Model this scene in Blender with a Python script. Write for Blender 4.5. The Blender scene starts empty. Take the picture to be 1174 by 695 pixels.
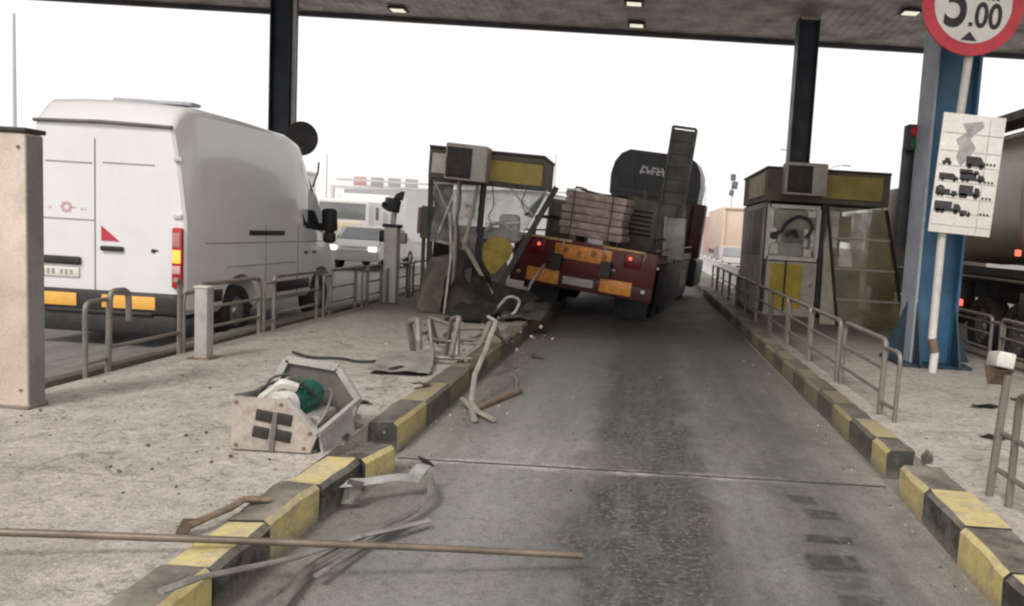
import bpy, bmesh, math, random
from mathutils import Vector, Matrix, Euler, noise
R = math.radians
rnd = random.Random(7)
scene = bpy.context.scene
COL = scene.collection

# ------------------------------------------------------------------ materials
def _nodes(name):
    m = bpy.data.materials.new(name); m.use_nodes = True
    nt = m.node_tree
    return m, nt, nt.nodes['Principled BSDF']

def N(nt, typ, **kw):
    n = nt.nodes.new(typ)
    for k, v in kw.items():
        if k in n.inputs.keys(): n.inputs[k].default_value = v
        else: setattr(n, k, v)
    return n

def rgba(c): return (c[0], c[1], c[2], 1.0)

def ramp(nt, fac, stops):
    r = nt.nodes.new('ShaderNodeValToRGB')
    e = r.color_ramp.elements
    while len(e) < len(stops): e.new(0.5)
    for i, (p, c) in enumerate(stops):
        e[i].position = p
        e[i].color = rgba(c) if not isinstance(c, (int, float)) else (c, c, c, 1)
    nt.links.new(fac, r.inputs[0])
    return r.outputs[0]

def mixc(nt, fac, a, b, mode='MIX'):
    m = nt.nodes.new('ShaderNodeMix'); m.data_type = 'RGBA'; m.blend_type = mode
    for s, i in ((fac, 0), (a, 6), (b, 7)):
        if isinstance(s, bpy.types.NodeSocket): nt.links.new(s, m.inputs[i])
        elif isinstance(s, (int, float)): m.inputs[i].default_value = s
        else: m.inputs[i].default_value = rgba(s)
    return m.outputs[2]

def math2(nt, op, a, b=None, clamp=False):
    m = nt.nodes.new('ShaderNodeMath'); m.operation = op; m.use_clamp = clamp
    for i, s in enumerate((a, b)):
        if s is None: continue
        if isinstance(s, bpy.types.NodeSocket): nt.links.new(s, m.inputs[i])
        else: m.inputs[i].default_value = s
    return m.outputs[0]

def noise_t(nt, scale, detail=4, rough=0.55, coord=None, dist=0.0):
    n = N(nt, 'ShaderNodeTexNoise', Scale=scale, Detail=detail, Roughness=rough, Distortion=dist)
    if coord is None:
        tc = nt.nodes.new('ShaderNodeNewGeometry'); coord = tc.outputs['Position']
    nt.links.new(coord, n.inputs['Vector'])
    return n.outputs['Fac']

MATS = {}
def mat(name, base, rough=0.6, metal=0.0, var=0.25, scale=3.0, dirt=0.3, dirtcol=(0.09, 0.075, 0.06), bump=0.0, bscale=40, coat=0.0, fine=0.1):
    """painted / metal / plastic surface with uneven colour, grime and a little relief"""
    if name in MATS: return MATS[name]
    m, nt, b = _nodes(name)
    n1 = noise_t(nt, scale, 5)
    lo = tuple(c * (1 - var) for c in base); hi = tuple(min(1, c * (1 + var)) for c in base)
    c = ramp(nt, n1, [(0.3, lo), (0.7, hi)])
    if dirt:
        n2 = noise_t(nt, scale * 2.7, 8, 0.68)
        f = ramp(nt, n2, [(0.48, 0.0), (0.75, dirt)])
        c = mixc(nt, f, c, dirtcol)
    if fine:
        n3 = noise_t(nt, 60, 3)
        f3 = ramp(nt, n3, [(0.3, 1 - fine), (0.7, 1 + fine)])
        c = mixc(nt, 1.0, c, f3, 'MULTIPLY')
    nt.links.new(c, b.inputs['Base Color'])
    b.inputs['Metallic'].default_value = metal
    rr = ramp(nt, n1, [(0.3, min(1, rough * 1.15)), (0.75, rough * 0.85)])
    nt.links.new(rr, b.inputs['Roughness'])
    if coat: b.inputs['Coat Weight'].default_value = coat; b.inputs['Coat Roughness'].default_value = 0.08
    if bump:
        bp = N(nt, 'ShaderNodeBump', Strength=bump, Distance=0.02)
        nt.links.new(noise_t(nt, bscale, 4), bp.inputs['Height'])
        nt.links.new(bp.outputs[0], b.inputs['Normal'])
    MATS[name] = m
    return m

def emit(name, col, strength, base=None):
    if name in MATS: return MATS[name]
    m, nt, b = _nodes(name)
    b.inputs['Base Color'].default_value = rgba(base or col)
    b.inputs['Roughness'].default_value = 0.3
    b.inputs['Emission Color'].default_value = rgba(col)
    b.inputs['Emission Strength'].default_value = strength
    n = noise_t(nt, 25, 2)
    c = ramp(nt, n, [(0.3, tuple(x * 0.8 for x in (base or col))), (0.7, base or col)])
    nt.links.new(c, b.inputs['Base Color'])
    MATS[name] = m
    return m

def glass(name, tint, alpha, rough=0.12, dirt=0.3):
    """dusty pane: part mirror-smooth dielectric, part see-through"""
    if name in MATS: return MATS[name]
    m, nt, b = _nodes(name)
    n = noise_t(nt, 2.2, 6, 0.6)
    c = ramp(nt, n, [(0.35, tuple(x * 0.6 for x in tint)), (0.68, tint)])
    nt.links.new(c, b.inputs['Base Color'])
    b.inputs['Roughness'].default_value = rough
    a = ramp(nt, noise_t(nt, 3.1, 5), [(0.35, max(0, alpha - dirt / 2)), (0.7, min(1, alpha + dirt / 2))])
    nt.links.new(a, b.inputs['Alpha'])
    MATS[name] = m
    return m

def pavement_mat():
    m, nt, b = _nodes('island_concrete')
    big = noise_t(nt, 0.7, 6, 0.6); mid = noise_t(nt, 3.5, 8, 0.65); fine = noise_t(nt, 45, 5, 0.7); grit = noise_t(nt, 160, 3)
    c = ramp(nt, big, [(0.3, (0.47, 0.415, 0.36)), (0.55, (0.60, 0.55, 0.49)), (0.75, (0.70, 0.65, 0.59))])
    c = mixc(nt, ramp(nt, mid, [(0.42, 0.0), (0.58, 0.75), (0.8, 0.2)]), c, (0.74, 0.67, 0.60))
    c = mixc(nt, ramp(nt, noise_t(nt, 5.5, 9, 0.75, dist=1.5), [(0.53, 0.0), (0.70, 0.8)]), c, (0.16, 0.13, 0.105))
    c = mixc(nt, ramp(nt, noise_t(nt, 17, 7, 0.75), [(0.5, 0.0), (0.62, 0.45)]), c, (0.2, 0.165, 0.135))
    c = mixc(nt, ramp(nt, noise_t(nt, 13, 7, 0.75, dist=0.8), [(0.54, 0.0), (0.66, 0.6)]), c, (0.78, 0.715, 0.645))
    c = mixc(nt, 1.0, c, ramp(nt, fine, [(0.3, 0.78), (0.7, 1.18)]), 'MULTIPLY')
    # cracks
    g = nt.nodes.new('ShaderNodeNewGeometry')
    wob = N(nt, 'ShaderNodeTexNoise', Scale=3.0, Detail=4)
    nt.links.new(g.outputs['Position'], wob.inputs['Vector'])
    vm = nt.nodes.new('ShaderNodeVectorMath'); vm.operation = 'MULTIPLY_ADD'
    nt.links.new(wob.outputs['Color'], vm.inputs[0]); vm.inputs[1].default_value = (0.5, 0.5, 0.5)
    nt.links.new(g.outputs['Position'], vm.inputs[2])
    v = N(nt, 'ShaderNodeTexVoronoi', Scale=0.9); v.feature = 'DISTANCE_TO_EDGE'
    nt.links.new(vm.outputs[0], v.inputs['Vector'])
    cr = ramp(nt, v.outputs['Distance'], [(0.0, 0.6), (0.014, 0.0)])
    crm = math2(nt, 'MULTIPLY', cr, ramp(nt, noise_t(nt, 0.9, 2), [(0.45, 0.0), (0.6, 1.0)]))
    c = mixc(nt, crm, c, (0.09, 0.075, 0.06))
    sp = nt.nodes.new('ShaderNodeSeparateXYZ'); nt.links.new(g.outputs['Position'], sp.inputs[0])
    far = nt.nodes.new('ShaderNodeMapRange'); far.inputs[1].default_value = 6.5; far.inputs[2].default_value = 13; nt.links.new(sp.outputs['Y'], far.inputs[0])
    c = mixc(nt, math2(nt, 'MULTIPLY', far.outputs[0], 0.68), c, (0.085, 0.074, 0.064))  # canopy shade put into the paving colour, darker farther down the island
    nt.links.new(c, b.inputs['Base Color'])
    b.inputs['Roughness'].default_value = 0.92
    h = math2(nt, 'ADD', math2(nt, 'MULTIPLY', mid, 1.2), math2(nt, 'ADD', math2(nt, 'MULTIPLY', fine, 0.5), math2(nt, 'MULTIPLY', grit, 0.2)))
    bp = N(nt, 'ShaderNodeBump', Strength=1.0, Distance=0.06)
    nt.links.new(h, bp.inputs['Height']); nt.links.new(bp.outputs[0], b.inputs['Normal'])
    return m

def road_mat(name='lane_asphalt', tint=1.0, tracks=True):
    m, nt, b = _nodes(name)
    g = nt.nodes.new('ShaderNodeNewGeometry')
    sp = nt.nodes.new('ShaderNodeSeparateXYZ'); nt.links.new(g.outputs['Position'], sp.inputs[0])
    X, Y = sp.outputs['X'], sp.outputs['Y']
    # coordinates stretched along the lane, so that wear runs with the traffic
    cb = nt.nodes.new('ShaderNodeCombineXYZ')
    nt.links.new(X, cb.inputs[0]); nt.links.new(math2(nt, 'MULTIPLY', Y, 0.13), cb.inputs[1])
    streak = noise_t(nt, 2.6, 6, 0.6, cb.outputs[0]); streak2 = noise_t(nt, 9, 5, 0.6, cb.outputs[0])
    big = noise_t(nt, 1.1, 6, 0.62); fine = noise_t(nt, 70, 5, 0.75); grit = noise_t(nt, 230, 2)
    k = tint
    c = ramp(nt, big, [(0.3, (0.14*k, 0.136*k, 0.131*k)), (0.7, (0.225*k, 0.219*k, 0.212*k))])
    c = mixc(nt, ramp(nt, streak, [(0.35, 0.55), (0.62, 0.0)]), c, (0.075*k, 0.069*k, 0.062*k))
    c = mixc(nt, ramp(nt, streak2, [(0.5, 0.0), (0.68, 0.5)]), c, (0.235*k, 0.22*k, 0.205*k))
    if tracks:
        wob = math2(nt, 'MULTIPLY', math2(nt, 'SUBTRACT', noise_t(nt, 1.6, 5), 0.5), 0.55)
        xx = math2(nt, 'ADD', X, wob)
        def band(c0, w, s):
            d = math2(nt, 'ABSOLUTE', math2(nt, 'SUBTRACT', xx, c0))
            return math2(nt, 'MULTIPLY', math2(nt, 'SUBTRACT', 1.0, math2(nt, 'DIVIDE', d, w), True), s, True)
        oil = band(0.14, 0.52, 2.6)
        oil = math2(nt, 'MULTIPLY', oil, ramp(nt, streak2, [(0.36, 0.55), (0.52, 1.0)]))
        oil = math2(nt, 'MULTIPLY', oil, ramp(nt, noise_t(nt, 4.5, 6, 0.7), [(0.3, 0.5), (0.55, 0.95)]))
        c = mixc(nt, oil, c, (0.040, 0.036, 0.032))
        c = mixc(nt, math2(nt, 'MULTIPLY', oil, ramp(nt, noise_t(nt, 26, 6, 0.75), [(0.50, 0.0), (0.60, 0.75)])), c, (0.21, 0.20, 0.19))
        c = mixc(nt, band(1.22, 0.34, 0.42), c, (0.07, 0.065, 0.06))
        c = mixc(nt, band(-0.95, 0.7, 0.6), c, (0.30, 0.292, 0.282))
        # four square-ish oil patches on the right of the lane
        for (px, py, sx, sy, s) in ((1.21, 5.12, .11, .1, .8), (1.29, 4.85, .13, .1, .85), (1.22, 4.43, .17, .07, 1.0), (1.17, 4.10, .17, .13, 1.0), (1.2, 3.85, .12, .1, .5), (1.2, 3.6, .14, .14, .7)):
            dx = math2(nt, 'DIVIDE', math2(nt, 'ABSOLUTE', math2(nt, 'SUBTRACT', math2(nt, 'ADD', X, math2(nt, 'MULTIPLY', wob, 0.25)), px)), sx)
            dy = math2(nt, 'DIVIDE', math2(nt, 'ABSOLUTE', math2(nt, 'SUBTRACT', math2(nt, 'ADD', Y, math2(nt, 'MULTIPLY', wob, 0.2)), py)), sy)
            f = math2(nt, 'MULTIPLY', math2(nt, 'SUBTRACT', 1.0, math2(nt, 'MAXIMUM', dx, dy), True), 4.0, True)
            f = math2(nt, 'MULTIPLY', f, ramp(nt, noise_t(nt, 14, 5), [(0.3, 0.45 * s), (0.6, 0.95 * s)]))
            c = mixc(nt, f, c, (0.035, 0.032, 0.03))
        # pale dust scraped along the expansion joint and sprayed beyond it
        yy = math2(nt, 'ADD', Y, math2(nt, 'MULTIPLY', math2(nt, 'SUBTRACT', noise_t(nt, 2.3, 5), 0.5), 0.22))
        d = math2(nt, 'ABSOLUTE', math2(nt, 'SUBTRACT', yy, 5.50))
        s1 = math2(nt, 'SUBTRACT', 1.0, math2(nt, 'DIVIDE', d, 0.085), True)
        xm = ramp(nt, math2(nt, 'MULTIPLY_ADD', X, 0.25), [(0.0, 0.0), (1.0, 1.0)])
        mr = nt.nodes.new('ShaderNodeMapRange'); mr.inputs[1].default_value = 1.35; mr.inputs[2].default_value = 0.6
        nt.links.new(X, mr.inputs[0])
        s1 = math2(nt, 'MULTIPLY', s1, math2(nt, 'MULTIPLY', mr.outputs[0], ramp(nt, noise_t(nt, 3.2, 6, 0.7), [(0.38, 0.15), (0.6, 1.0)])))
        c = mixc(nt, s1, c, (0.52, 0.50, 0.48))
        d2 = math2(nt, 'DIVIDE', math2(nt, 'ABSOLUTE', math2(nt, 'SUBTRACT', yy, 5.85)), 0.6)
        mr2 = nt.nodes.new('ShaderNodeMapRange'); mr2.inputs[1].default_value = 0.25; mr2.inputs[2].default_value = -0.7
        nt.links.new(X, mr2.inputs[0])
        s2 = math2(nt, 'MULTIPLY', math2(nt, 'SUBTRACT', 1.0, d2, True), math2(nt, 'MULTIPLY', mr2.outputs[0], ramp(nt, streak2, [(0.35, 0.15), (0.65, 0.6)])))
        c = mixc(nt, s2, c, (0.34, 0.325, 0.305))
    c = mixc(nt, ramp(nt, noise_t(nt, 13, 8, 0.75), [(0.5, 0.0), (0.68, 0.55)]), c, (0.07*k, 0.064*k, 0.058*k))
    c = mixc(nt, ramp(nt, noise_t(nt, 9, 8, 0.75, dist=0.6), [(0.54, 0.0), (0.72, 0.45)]), c, (0.30*k, 0.28*k, 0.26*k))
    if tracks:
        ed = math2(nt, 'SUBTRACT', math2(nt, 'ABSOLUTE', math2(nt, 'SUBTRACT', xx, 0.09)), 1.35)
        ed = math2(nt, 'MULTIPLY', math2(nt, 'DIVIDE', ed, 0.5), 1.0, True)
        c = mixc(nt, math2(nt, 'MULTIPLY', ed, ramp(nt, noise_t(nt, 6, 8, 0.75), [(0.35, 0.15), (0.6, 0.85)])), c, (0.33, 0.295, 0.255))
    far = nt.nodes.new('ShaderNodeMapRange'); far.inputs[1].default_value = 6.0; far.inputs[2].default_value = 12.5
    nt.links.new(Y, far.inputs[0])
    if tracks: c = mixc(nt, math2(nt, 'MULTIPLY', far.outputs[0], 0.85), c, (0.036, 0.032, 0.029))  # shade under the canopy painted into the lane, deepening with distance
    c = mixc(nt, 1.0, c, ramp(nt, fine, [(0.3, 0.62), (0.7, 1.4)]), 'MULTIPLY')
    nt.links.new(c, b.inputs['Base Color'])
    nt.links.new(ramp(nt, big, [(0.3, 0.6), (0.7, 0.85)]), b.inputs['Roughness'])
    h = math2(nt, 'ADD', math2(nt, 'MULTIPLY', fine, 0.8), math2(nt, 'ADD', math2(nt, 'MULTIPLY', grit, 0.5), math2(nt, 'MULTIPLY', streak, 0.8)))
    bp = N(nt, 'ShaderNodeBump', Strength=0.55, Distance=0.015)
    nt.links.new(h, bp.inputs['Height']); nt.links.new(bp.outputs[0], b.inputs['Normal'])
    return m

def worn_paint(name, paint, under=(0.24, 0.215, 0.19), wear=0.5):
    m, nt, b = _nodes(name)
    a = noise_t(nt, 6, 8, 0.7); s = noise_t(nt, 28, 6, 0.7); big = noise_t(nt, 1.5, 3)
    c = ramp(nt, a, [(0.3, tuple(x * 0.72 for x in paint)), (0.65, paint)])
    chip = math2(nt, 'ADD', math2(nt, 'MULTIPLY', a, 0.55), math2(nt, 'ADD', math2(nt, 'MULTIPLY', s, 0.3), math2(nt, 'MULTIPLY', big, 0.3)))
    c = mixc(nt, ramp(nt, chip, [(0.57, 0.0), (0.64, wear), (0.78, 1.0)]), c, under)
    c = mixc(nt, ramp(nt, noise_t(nt, 11, 6, 0.7), [(0.5, 0.0), (0.75, 0.42)]), c, (0.08, 0.068, 0.055))
    g = nt.nodes.new('ShaderNodeNewGeometry'); sp = nt.nodes.new('ShaderNodeSeparateXYZ'); nt.links.new(g.outputs['Position'], sp.inputs[0])
    sn = nt.nodes.new('ShaderNodeSeparateXYZ'); nt.links.new(g.outputs['Normal'], sn.inputs[0])
    dm = math2(nt, 'MULTIPLY', sn.outputs['Z'], ramp(nt, noise_t(nt, 3.7, 7, 0.7), [(0.35, 0.05), (0.65, 0.45)]), True)
    c = mixc(nt, dm, c, (0.48, 0.42, 0.34))
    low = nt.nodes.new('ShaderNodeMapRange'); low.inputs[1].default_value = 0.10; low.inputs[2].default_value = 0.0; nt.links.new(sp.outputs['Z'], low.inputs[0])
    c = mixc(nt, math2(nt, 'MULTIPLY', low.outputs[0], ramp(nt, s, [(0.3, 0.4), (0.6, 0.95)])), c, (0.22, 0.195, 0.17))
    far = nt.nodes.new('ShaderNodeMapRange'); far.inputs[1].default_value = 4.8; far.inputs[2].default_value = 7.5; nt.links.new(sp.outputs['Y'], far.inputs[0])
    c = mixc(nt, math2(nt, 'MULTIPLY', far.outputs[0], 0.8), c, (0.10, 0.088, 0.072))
    nt.links.new(c, b.inputs['Base Color']); b.inputs['Roughness'].default_value = 0.75
    bp = N(nt, 'ShaderNodeBump', Strength=0.6, Distance=0.02)
    nt.links.new(chip, bp.inputs['Height']); nt.links.new(bp.outputs[0], b.inputs['Normal'])
    return m

# ------------------------------------------------------------------ mesh builder
class MB:
    def __init__(self): self.bm = bmesh.new()
    def _tag(self, faces, mi, smooth=False):
        for f in faces: f.material_index = mi; f.smooth = smooth
    def box(self, c, s, rot=None, mi=0, bevel=0.0):
        nb = bmesh.new()
        bmesh.ops.create_cube(nb, size=1.0)
        bmesh.ops.scale(nb, vec=Vector(s), verts=nb.verts)
        if bevel:
            bmesh.ops.bevel(nb, geom=nb.edges[:], offset=min(bevel, min(s) * 0.45), segments=2, affect='EDGES', profile=0.5)
        M = Matrix.Translation(Vector(c))
        if rot is not None: M = M @ (rot.to_matrix().to_4x4() if isinstance(rot, Euler) else rot)
        self._merge(nb, M, mi)
        return self
    def _merge(self, nb, M, mi, smooth=False):
        vm = {}
        for v in nb.verts: vm[v] = self.bm.verts.new(M @ v.co)
        for f in nb.faces:
            try:
                nf = self.bm.faces.new([vm[v] for v in f.verts]); nf.material_index = mi; nf.smooth = smooth or f.smooth
            except ValueError: pass
        nb.free()
    def cyl(self, p0, p1, r0, r1=None, seg=16, mi=0, cap=True):
        if r1 is None: r1 = r0
        p0, p1 = Vector(p0), Vector(p1); d = p1 - p0
        nb = bmesh.new()
        bmesh.ops.create_cone(nb, cap_ends=cap, segments=seg, radius1=r0, radius2=r1, depth=d.length)
        for f in nb.faces: f.smooth = len(f.verts) == 4
        q = Vector((0, 0, 1)).rotation_difference(d.normalized())
        self._merge(nb, Matrix.Translation((p0 + p1) / 2) @ q.to_matrix().to_4x4(), mi)
        return self
    def tube(self, pts, r, seg=10, fillet=0.0, mi=0, flat=1.0, wob=0.0):
        P = [Vector(p) for p in pts]
        if fillet:
            Q = [P[0]]
            for i in range(1, len(P) - 1):
                a, b, c = P[i-1], P[i], P[i+1]
                f = min(fillet, (a-b).length * 0.48, (c-b).length * 0.48)
                s, e = b + (a-b).normalized() * f, b + (c-b).normalized() * f
                for k in range(6):
                    t = k / 5; Q.append((1-t)**2 * s + 2*t*(1-t) * b + t*t * e)
            Q.append(P[-1]); P = Q
        rings = []; up = None
        for i, p in enumerate(P):
            t = (P[min(i+1, len(P)-1)] - P[max(i-1, 0)]).normalized()
            if up is None:
                up = Vector((0, 0, 1)) if abs(t.z) < 0.9 else Vector((1, 0, 0))
            s = t.cross(up).normalized(); up = s.cross(t).normalized()
            rr = r * (1 + (rnd.random() - 0.5) * wob)
            rings.append([self.bm.verts.new(p + (s * math.cos(a) + up * math.sin(a) * flat) * rr) for a in [2*math.pi*k/seg for k in range(seg)]])
        fs = []
        for a, b in zip(rings, rings[1:]):
            for k in range(seg): fs.append(self.bm.faces.new((a[k], a[(k+1) % seg], b[(k+1) % seg], b[k])))
        self._tag(fs, mi, True)
        self._tag([self.bm.faces.new(list(reversed(rings[0]))), self.bm.faces.new(rings[-1])], mi)
        return self
    def prism(self, poly, vec, mi=0):
        """poly: list of 3-D points (planar), extruded by vec"""
        v = Vector(vec)
        a = [self.bm.verts.new(Vector(p)) for p in poly]; b = [self.bm.verts.new(Vector(p) + v) for p in poly]
        n = len(a); fs = [self.bm.faces.new(list(reversed(a))), self.bm.faces.new(b)]
        for k in range(n): fs.append(self.bm.faces.new((a[k], a[(k+1) % n], b[(k+1) % n], b[k])))
        self._tag(fs, mi)
        return self
    def quad(self, pts, mi=0):
        f = self.bm.faces.new([self.bm.verts.new(Vector(p)) for p in pts]); f.material_index = mi
        return self
    def crumple(self, pts4, nu=12, nv=12, amp=0.08, thick=0.006, seed=0, mi=0, freq=2.5):
        """dented sheet between four corners"""
        a, b, c, d = [Vector(p) for p in pts4]
        nrm = (b-a).cross(d-a).normalized()
        g = []
        for i in range(nu + 1):
            row = []
            for j in range(nv + 1):
                u, v = i/nu, j/nv
                p = (a*(1-u)+b*u)*(1-v) + (d*(1-u)+c*u)*v
                q = p * freq + Vector((seed * 7.3, seed * 1.7, seed * 3.1))
                n = noise.noise(q) + 0.5 * abs(noise.noise(q * 2.1)) + .3 * noise.noise(q*4.3)
                e = Vector((noise.noise(q + Vector((9, 0, 0))), noise.noise(q + Vector((0, 9, 0))), 0)) * amp * 0.5
                row.append(self.bm.verts.new(p + nrm * n * amp + e))
            g.append(row)
        fs = []
        for i in range(nu):
            for j in range(nv): fs.append(self.bm.faces.new((g[i][j], g[i+1][j], g[i+1][j+1], g[i][j+1])))
        self._tag(fs, mi, False)
        r = bmesh.ops.solidify(self.bm, geom=fs, thickness=thick)
        for f in r['geom']:
            if isinstance(f, bmesh.types.BMFace): f.material_index = mi
        return self

def obj(name, mb, mats, parent=None, loc=None, label=None, sharp=40):
    me = bpy.data.meshes.new(name)
    mb.bm.normal_update()
    bmesh.ops.recalc_face_normals(mb.bm, faces=mb.bm.faces[:])
    mb.bm.to_mesh(me); mb.bm.free()
    for m in (mats if isinstance(mats, (list, tuple)) else [mats]): me.materials.append(m)
    me.set_sharp_from_angle(angle=R(sharp))
    o = bpy.data.objects.new(name, me); COL.objects.link(o)
    if parent: o.parent = parent
    if loc: o.location = loc
    if label: o['label'] = label
    return o

def tag(o, label, cat, group=None, kind=None):
    o['label'] = label; o['category'] = cat
    if group: o['group'] = group
    if kind: o['kind'] = kind
    return o

def thing(name, label, cat, loc=(0, 0, 0), rot=(0, 0, 0), group=None):
    o = bpy.data.objects.new(name, None); COL.objects.link(o)
    o.empty_display_size = 0.2
    o.location = loc; o.rotation_euler = rot
    return tag(o, label, cat, group)

def struct(name, mb, m):
    o = obj(name, mb, m); o['kind'] = 'structure'; return o

def copy_tree(o, parent=None):
    c = o.copy(); COL.objects.link(c)
    if parent: c.parent = parent
    for ch in list(o.children): copy_tree(ch, c)
    return c

def text_mb(s, size, depth, M, mb, mi=0, bold=0.0, sx=1.0):
    cu = bpy.data.curves.new('glyphs', 'FONT'); cu.body = s; cu.size = size; cu.extrude = depth; cu.offset = bold
    cu.align_x = 'CENTER'; cu.align_y = 'CENTER'
    to = bpy.data.objects.new('glyphs', cu); COL.objects.link(to)
    dg = bpy.context.evaluated_depsgraph_get()
    me = bpy.data.meshes.new_from_object(to.evaluated_get(dg))
    nb = bmesh.new(); nb.from_mesh(me)
    bmesh.ops.scale(nb, vec=Vector((sx, 1, 1)), verts=nb.verts)
    mb._merge(nb, M, mi)
    bpy.data.objects.remove(to); bpy.data.meshes.remove(me); bpy.data.curves.remove(cu)

def boolean(o, cutters):
    for c in cutters:
        md = o.modifiers.new('cut', 'BOOLEAN'); md.operation = 'DIFFERENCE'; md.object = c; md.solver = 'EXACT'
    dg = bpy.context.evaluated_depsgraph_get(); dg.update()
    me = bpy.data.meshes.new_from_object(o.evaluated_get(dg))
    o.modifiers.clear(); old = o.data; o.data = me; bpy.data.meshes.remove(old)
    for c in cutters:
        d = c.data; bpy.data.objects.remove(c); bpy.data.meshes.remove(d)

# upright faces: text and marks facing the camera (-Y): local x->x, y->z
FACE = Matrix(((1, 0, 0, 0), (0, 0, -1, 0), (0, 1, 0, 0), (0, 0, 0, 1)))
def facing(x, y, z, rz=0.0): return Matrix.Translation((x, y, z)) @ FACE @ Matrix.Rotation(rz, 4, 'Z')

# palette
GALV = mat('galvanised_tube', (0.22, 0.195, 0.17), 0.45, 0.3, 0.25, 4, 0.45, (0.14, 0.10, 0.075), 0.15, 60)
DARKMET = mat('dark_metal', (0.035, 0.034, 0.034), 0.5, 0.3, 0.3, 3, 0.3)
STEEL = mat('scraped_steel', (0.40, 0.38, 0.36), 0.38, 0.55, 0.3, 5, 0.5, (0.12, 0.085, 0.06), 0.3, 30)
RUST = mat('rusty_steel', (0.21, 0.15, 0.105), 0.7, 0.2, 0.35, 6, 0.5, (0.06, 0.04, 0.03), 0.4, 40)
BLACKPL = mat('black_plastic', (0.022, 0.022, 0.023), 0.55, 0, 0.2, 4, 0.35, (0.09, 0.08, 0.07))
RUBBER = mat('tyre_rubber', (0.025, 0.024, 0.023), 0.85, 0, 0.3, 5, 0.5, (0.10, 0.085, 0.07), 0.3, 60)
WHITE = mat('van_paint', (0.76, 0.755, 0.765), 0.25, 0.0, 0.02, 1.2, 0.16, (0.5, 0.46, 0.42), 0, 40, 0.5, 0.03)
WHITEDULL = mat('off_white_paint', (0.58, 0.55, 0.51), 0.55, 0, 0.12, 2, 0.35)
BEIGE = mat('beige_render', (0.62, 0.51, 0.43), 0.8, 0, 0.14, 1.6, 0.5, (0.30, 0.24, 0.19), 0.2, 50)
GREYSIDE = mat('grey_side_paint', (0.22, 0.205, 0.20), 0.7, 0, 0.15, 2, 0.3)
BOOTHFR = mat('booth_frame_paint', (0.40, 0.36, 0.30), 0.6, 0, 0.2, 2.5, 0.45)
YELLOW = mat('yellow_panel', (0.40, 0.285, 0.025), 0.5, 0, 0.22, 3, 0.6, (0.16, 0.12, 0.05))
YDULL = mat('dull_yellow_fascia', (0.33, 0.25, 0.05), 0.55, 0, 0.2, 2.5, 0.4, (0.14, 0.11, 0.06))
ORANGE = mat('amber_reflector', (0.85, 0.45, 0.09), 0.35, 0, 0.1, 4, 0.12, (0.4, 0.22, 0.08))
ORANGE2 = mat('amber_reflector_dirty', (0.78, 0.30, 0.06), 0.4, 0, 0.28, 6, 0.45, (0.18, 0.08, 0.04))
TRUCKRED = mat('truck_dark_red', (0.115, 0.016, 0.014), 0.45, 0, 0.3, 3, 0.4, (0.05, 0.03, 0.026))
LAMPRED = mat('red_lens', (0.45, 0.02, 0.02), 0.2, 0, 0.15, 8, 0.1)
GREYPNT = mat('grey_machine_paint', (0.14, 0.13, 0.115), 0.6, 0.1, 0.3, 3, 0.45)
OLIVE = mat('olive_ramp_paint', (0.105, 0.10, 0.08), 0.6, 0.1, 0.25, 3, 0.4)
BLUE = mat('blue_column_paint', (0.035, 0.115, 0.205), 0.5, 0.0, 0.22, 2, 0.4, (0.05, 0.06, 0.07))
LAVGREY = mat('lit_edge_paint', (0.30, 0.325, 0.37), 0.55, 0, 0.15, 2, 0.3)  # light falling on the blue column's left flange, put into its colour
NAVY = mat('dark_column_paint', (0.018, 0.026, 0.042), 0.5, 0, 0.3, 2, 0.2)
SIGNRED = mat('sign_red', (0.56, 0.035, 0.055), 0.45, 0, 0.12, 4, 0.15)
SIGNWHITE = mat('sign_white', (0.72, 0.69, 0.64), 0.5, 0, 0.08, 4, 0.22, (0.45, 0.4, 0.34))
INK = mat('sign_black', (0.022, 0.022, 0.024), 0.6, 0, 0.2, 6, 0.15)
SMUDGE = mat('faded_print', (0.36, 0.345, 0.335), 0.7, 0, 0.25, 8, 0.2)
GLASSD = mat('dark_glazing', (0.03, 0.033, 0.036), 0.06, 0, 0.3, 1.5, 0.1)

# ------------------------------------------------------------------ camera
H = 1.75; F = 880.0; W_, H_ = 1174.0, 695.0
rho, t_ = 0.06, 79.0
ppx, ppy = 735 - t_ * math.sin(rho), 268 + t_ * math.cos(rho)
pit = math.atan(t_ / F)
fw = Vector((0, math.cos(pit), -math.sin(pit))); U0 = Vector((0, math.sin(pit), math.cos(pit))); X0 = Vector((1, 0, 0))
cr = X0 * math.cos(rho) + U0 * math.sin(rho); cu_ = U0 * math.cos(rho) - X0 * math.sin(rho)
cam = bpy.data.cameras.new('camera'); co = bpy.data.objects.new('camera', cam); COL.objects.link(co)
co.matrix_world = Matrix(((cr.x, cu_.x, -fw.x, 0), (cr.y, cu_.y, -fw.y, 0), (cr.z, cu_.z, -fw.z, H), (0, 0, 0, 1)))
cam.sensor_fit = 'HORIZONTAL'; cam.sensor_width = 36.0; cam.lens = F / W_ * 36.0
cam.shift_x = (W_ / 2 - ppx) / W_; cam.shift_y = (ppy - H_ / 2) / W_
cam.clip_start = 0.05; cam.clip_end = 3000
scene.camera = co

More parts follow.
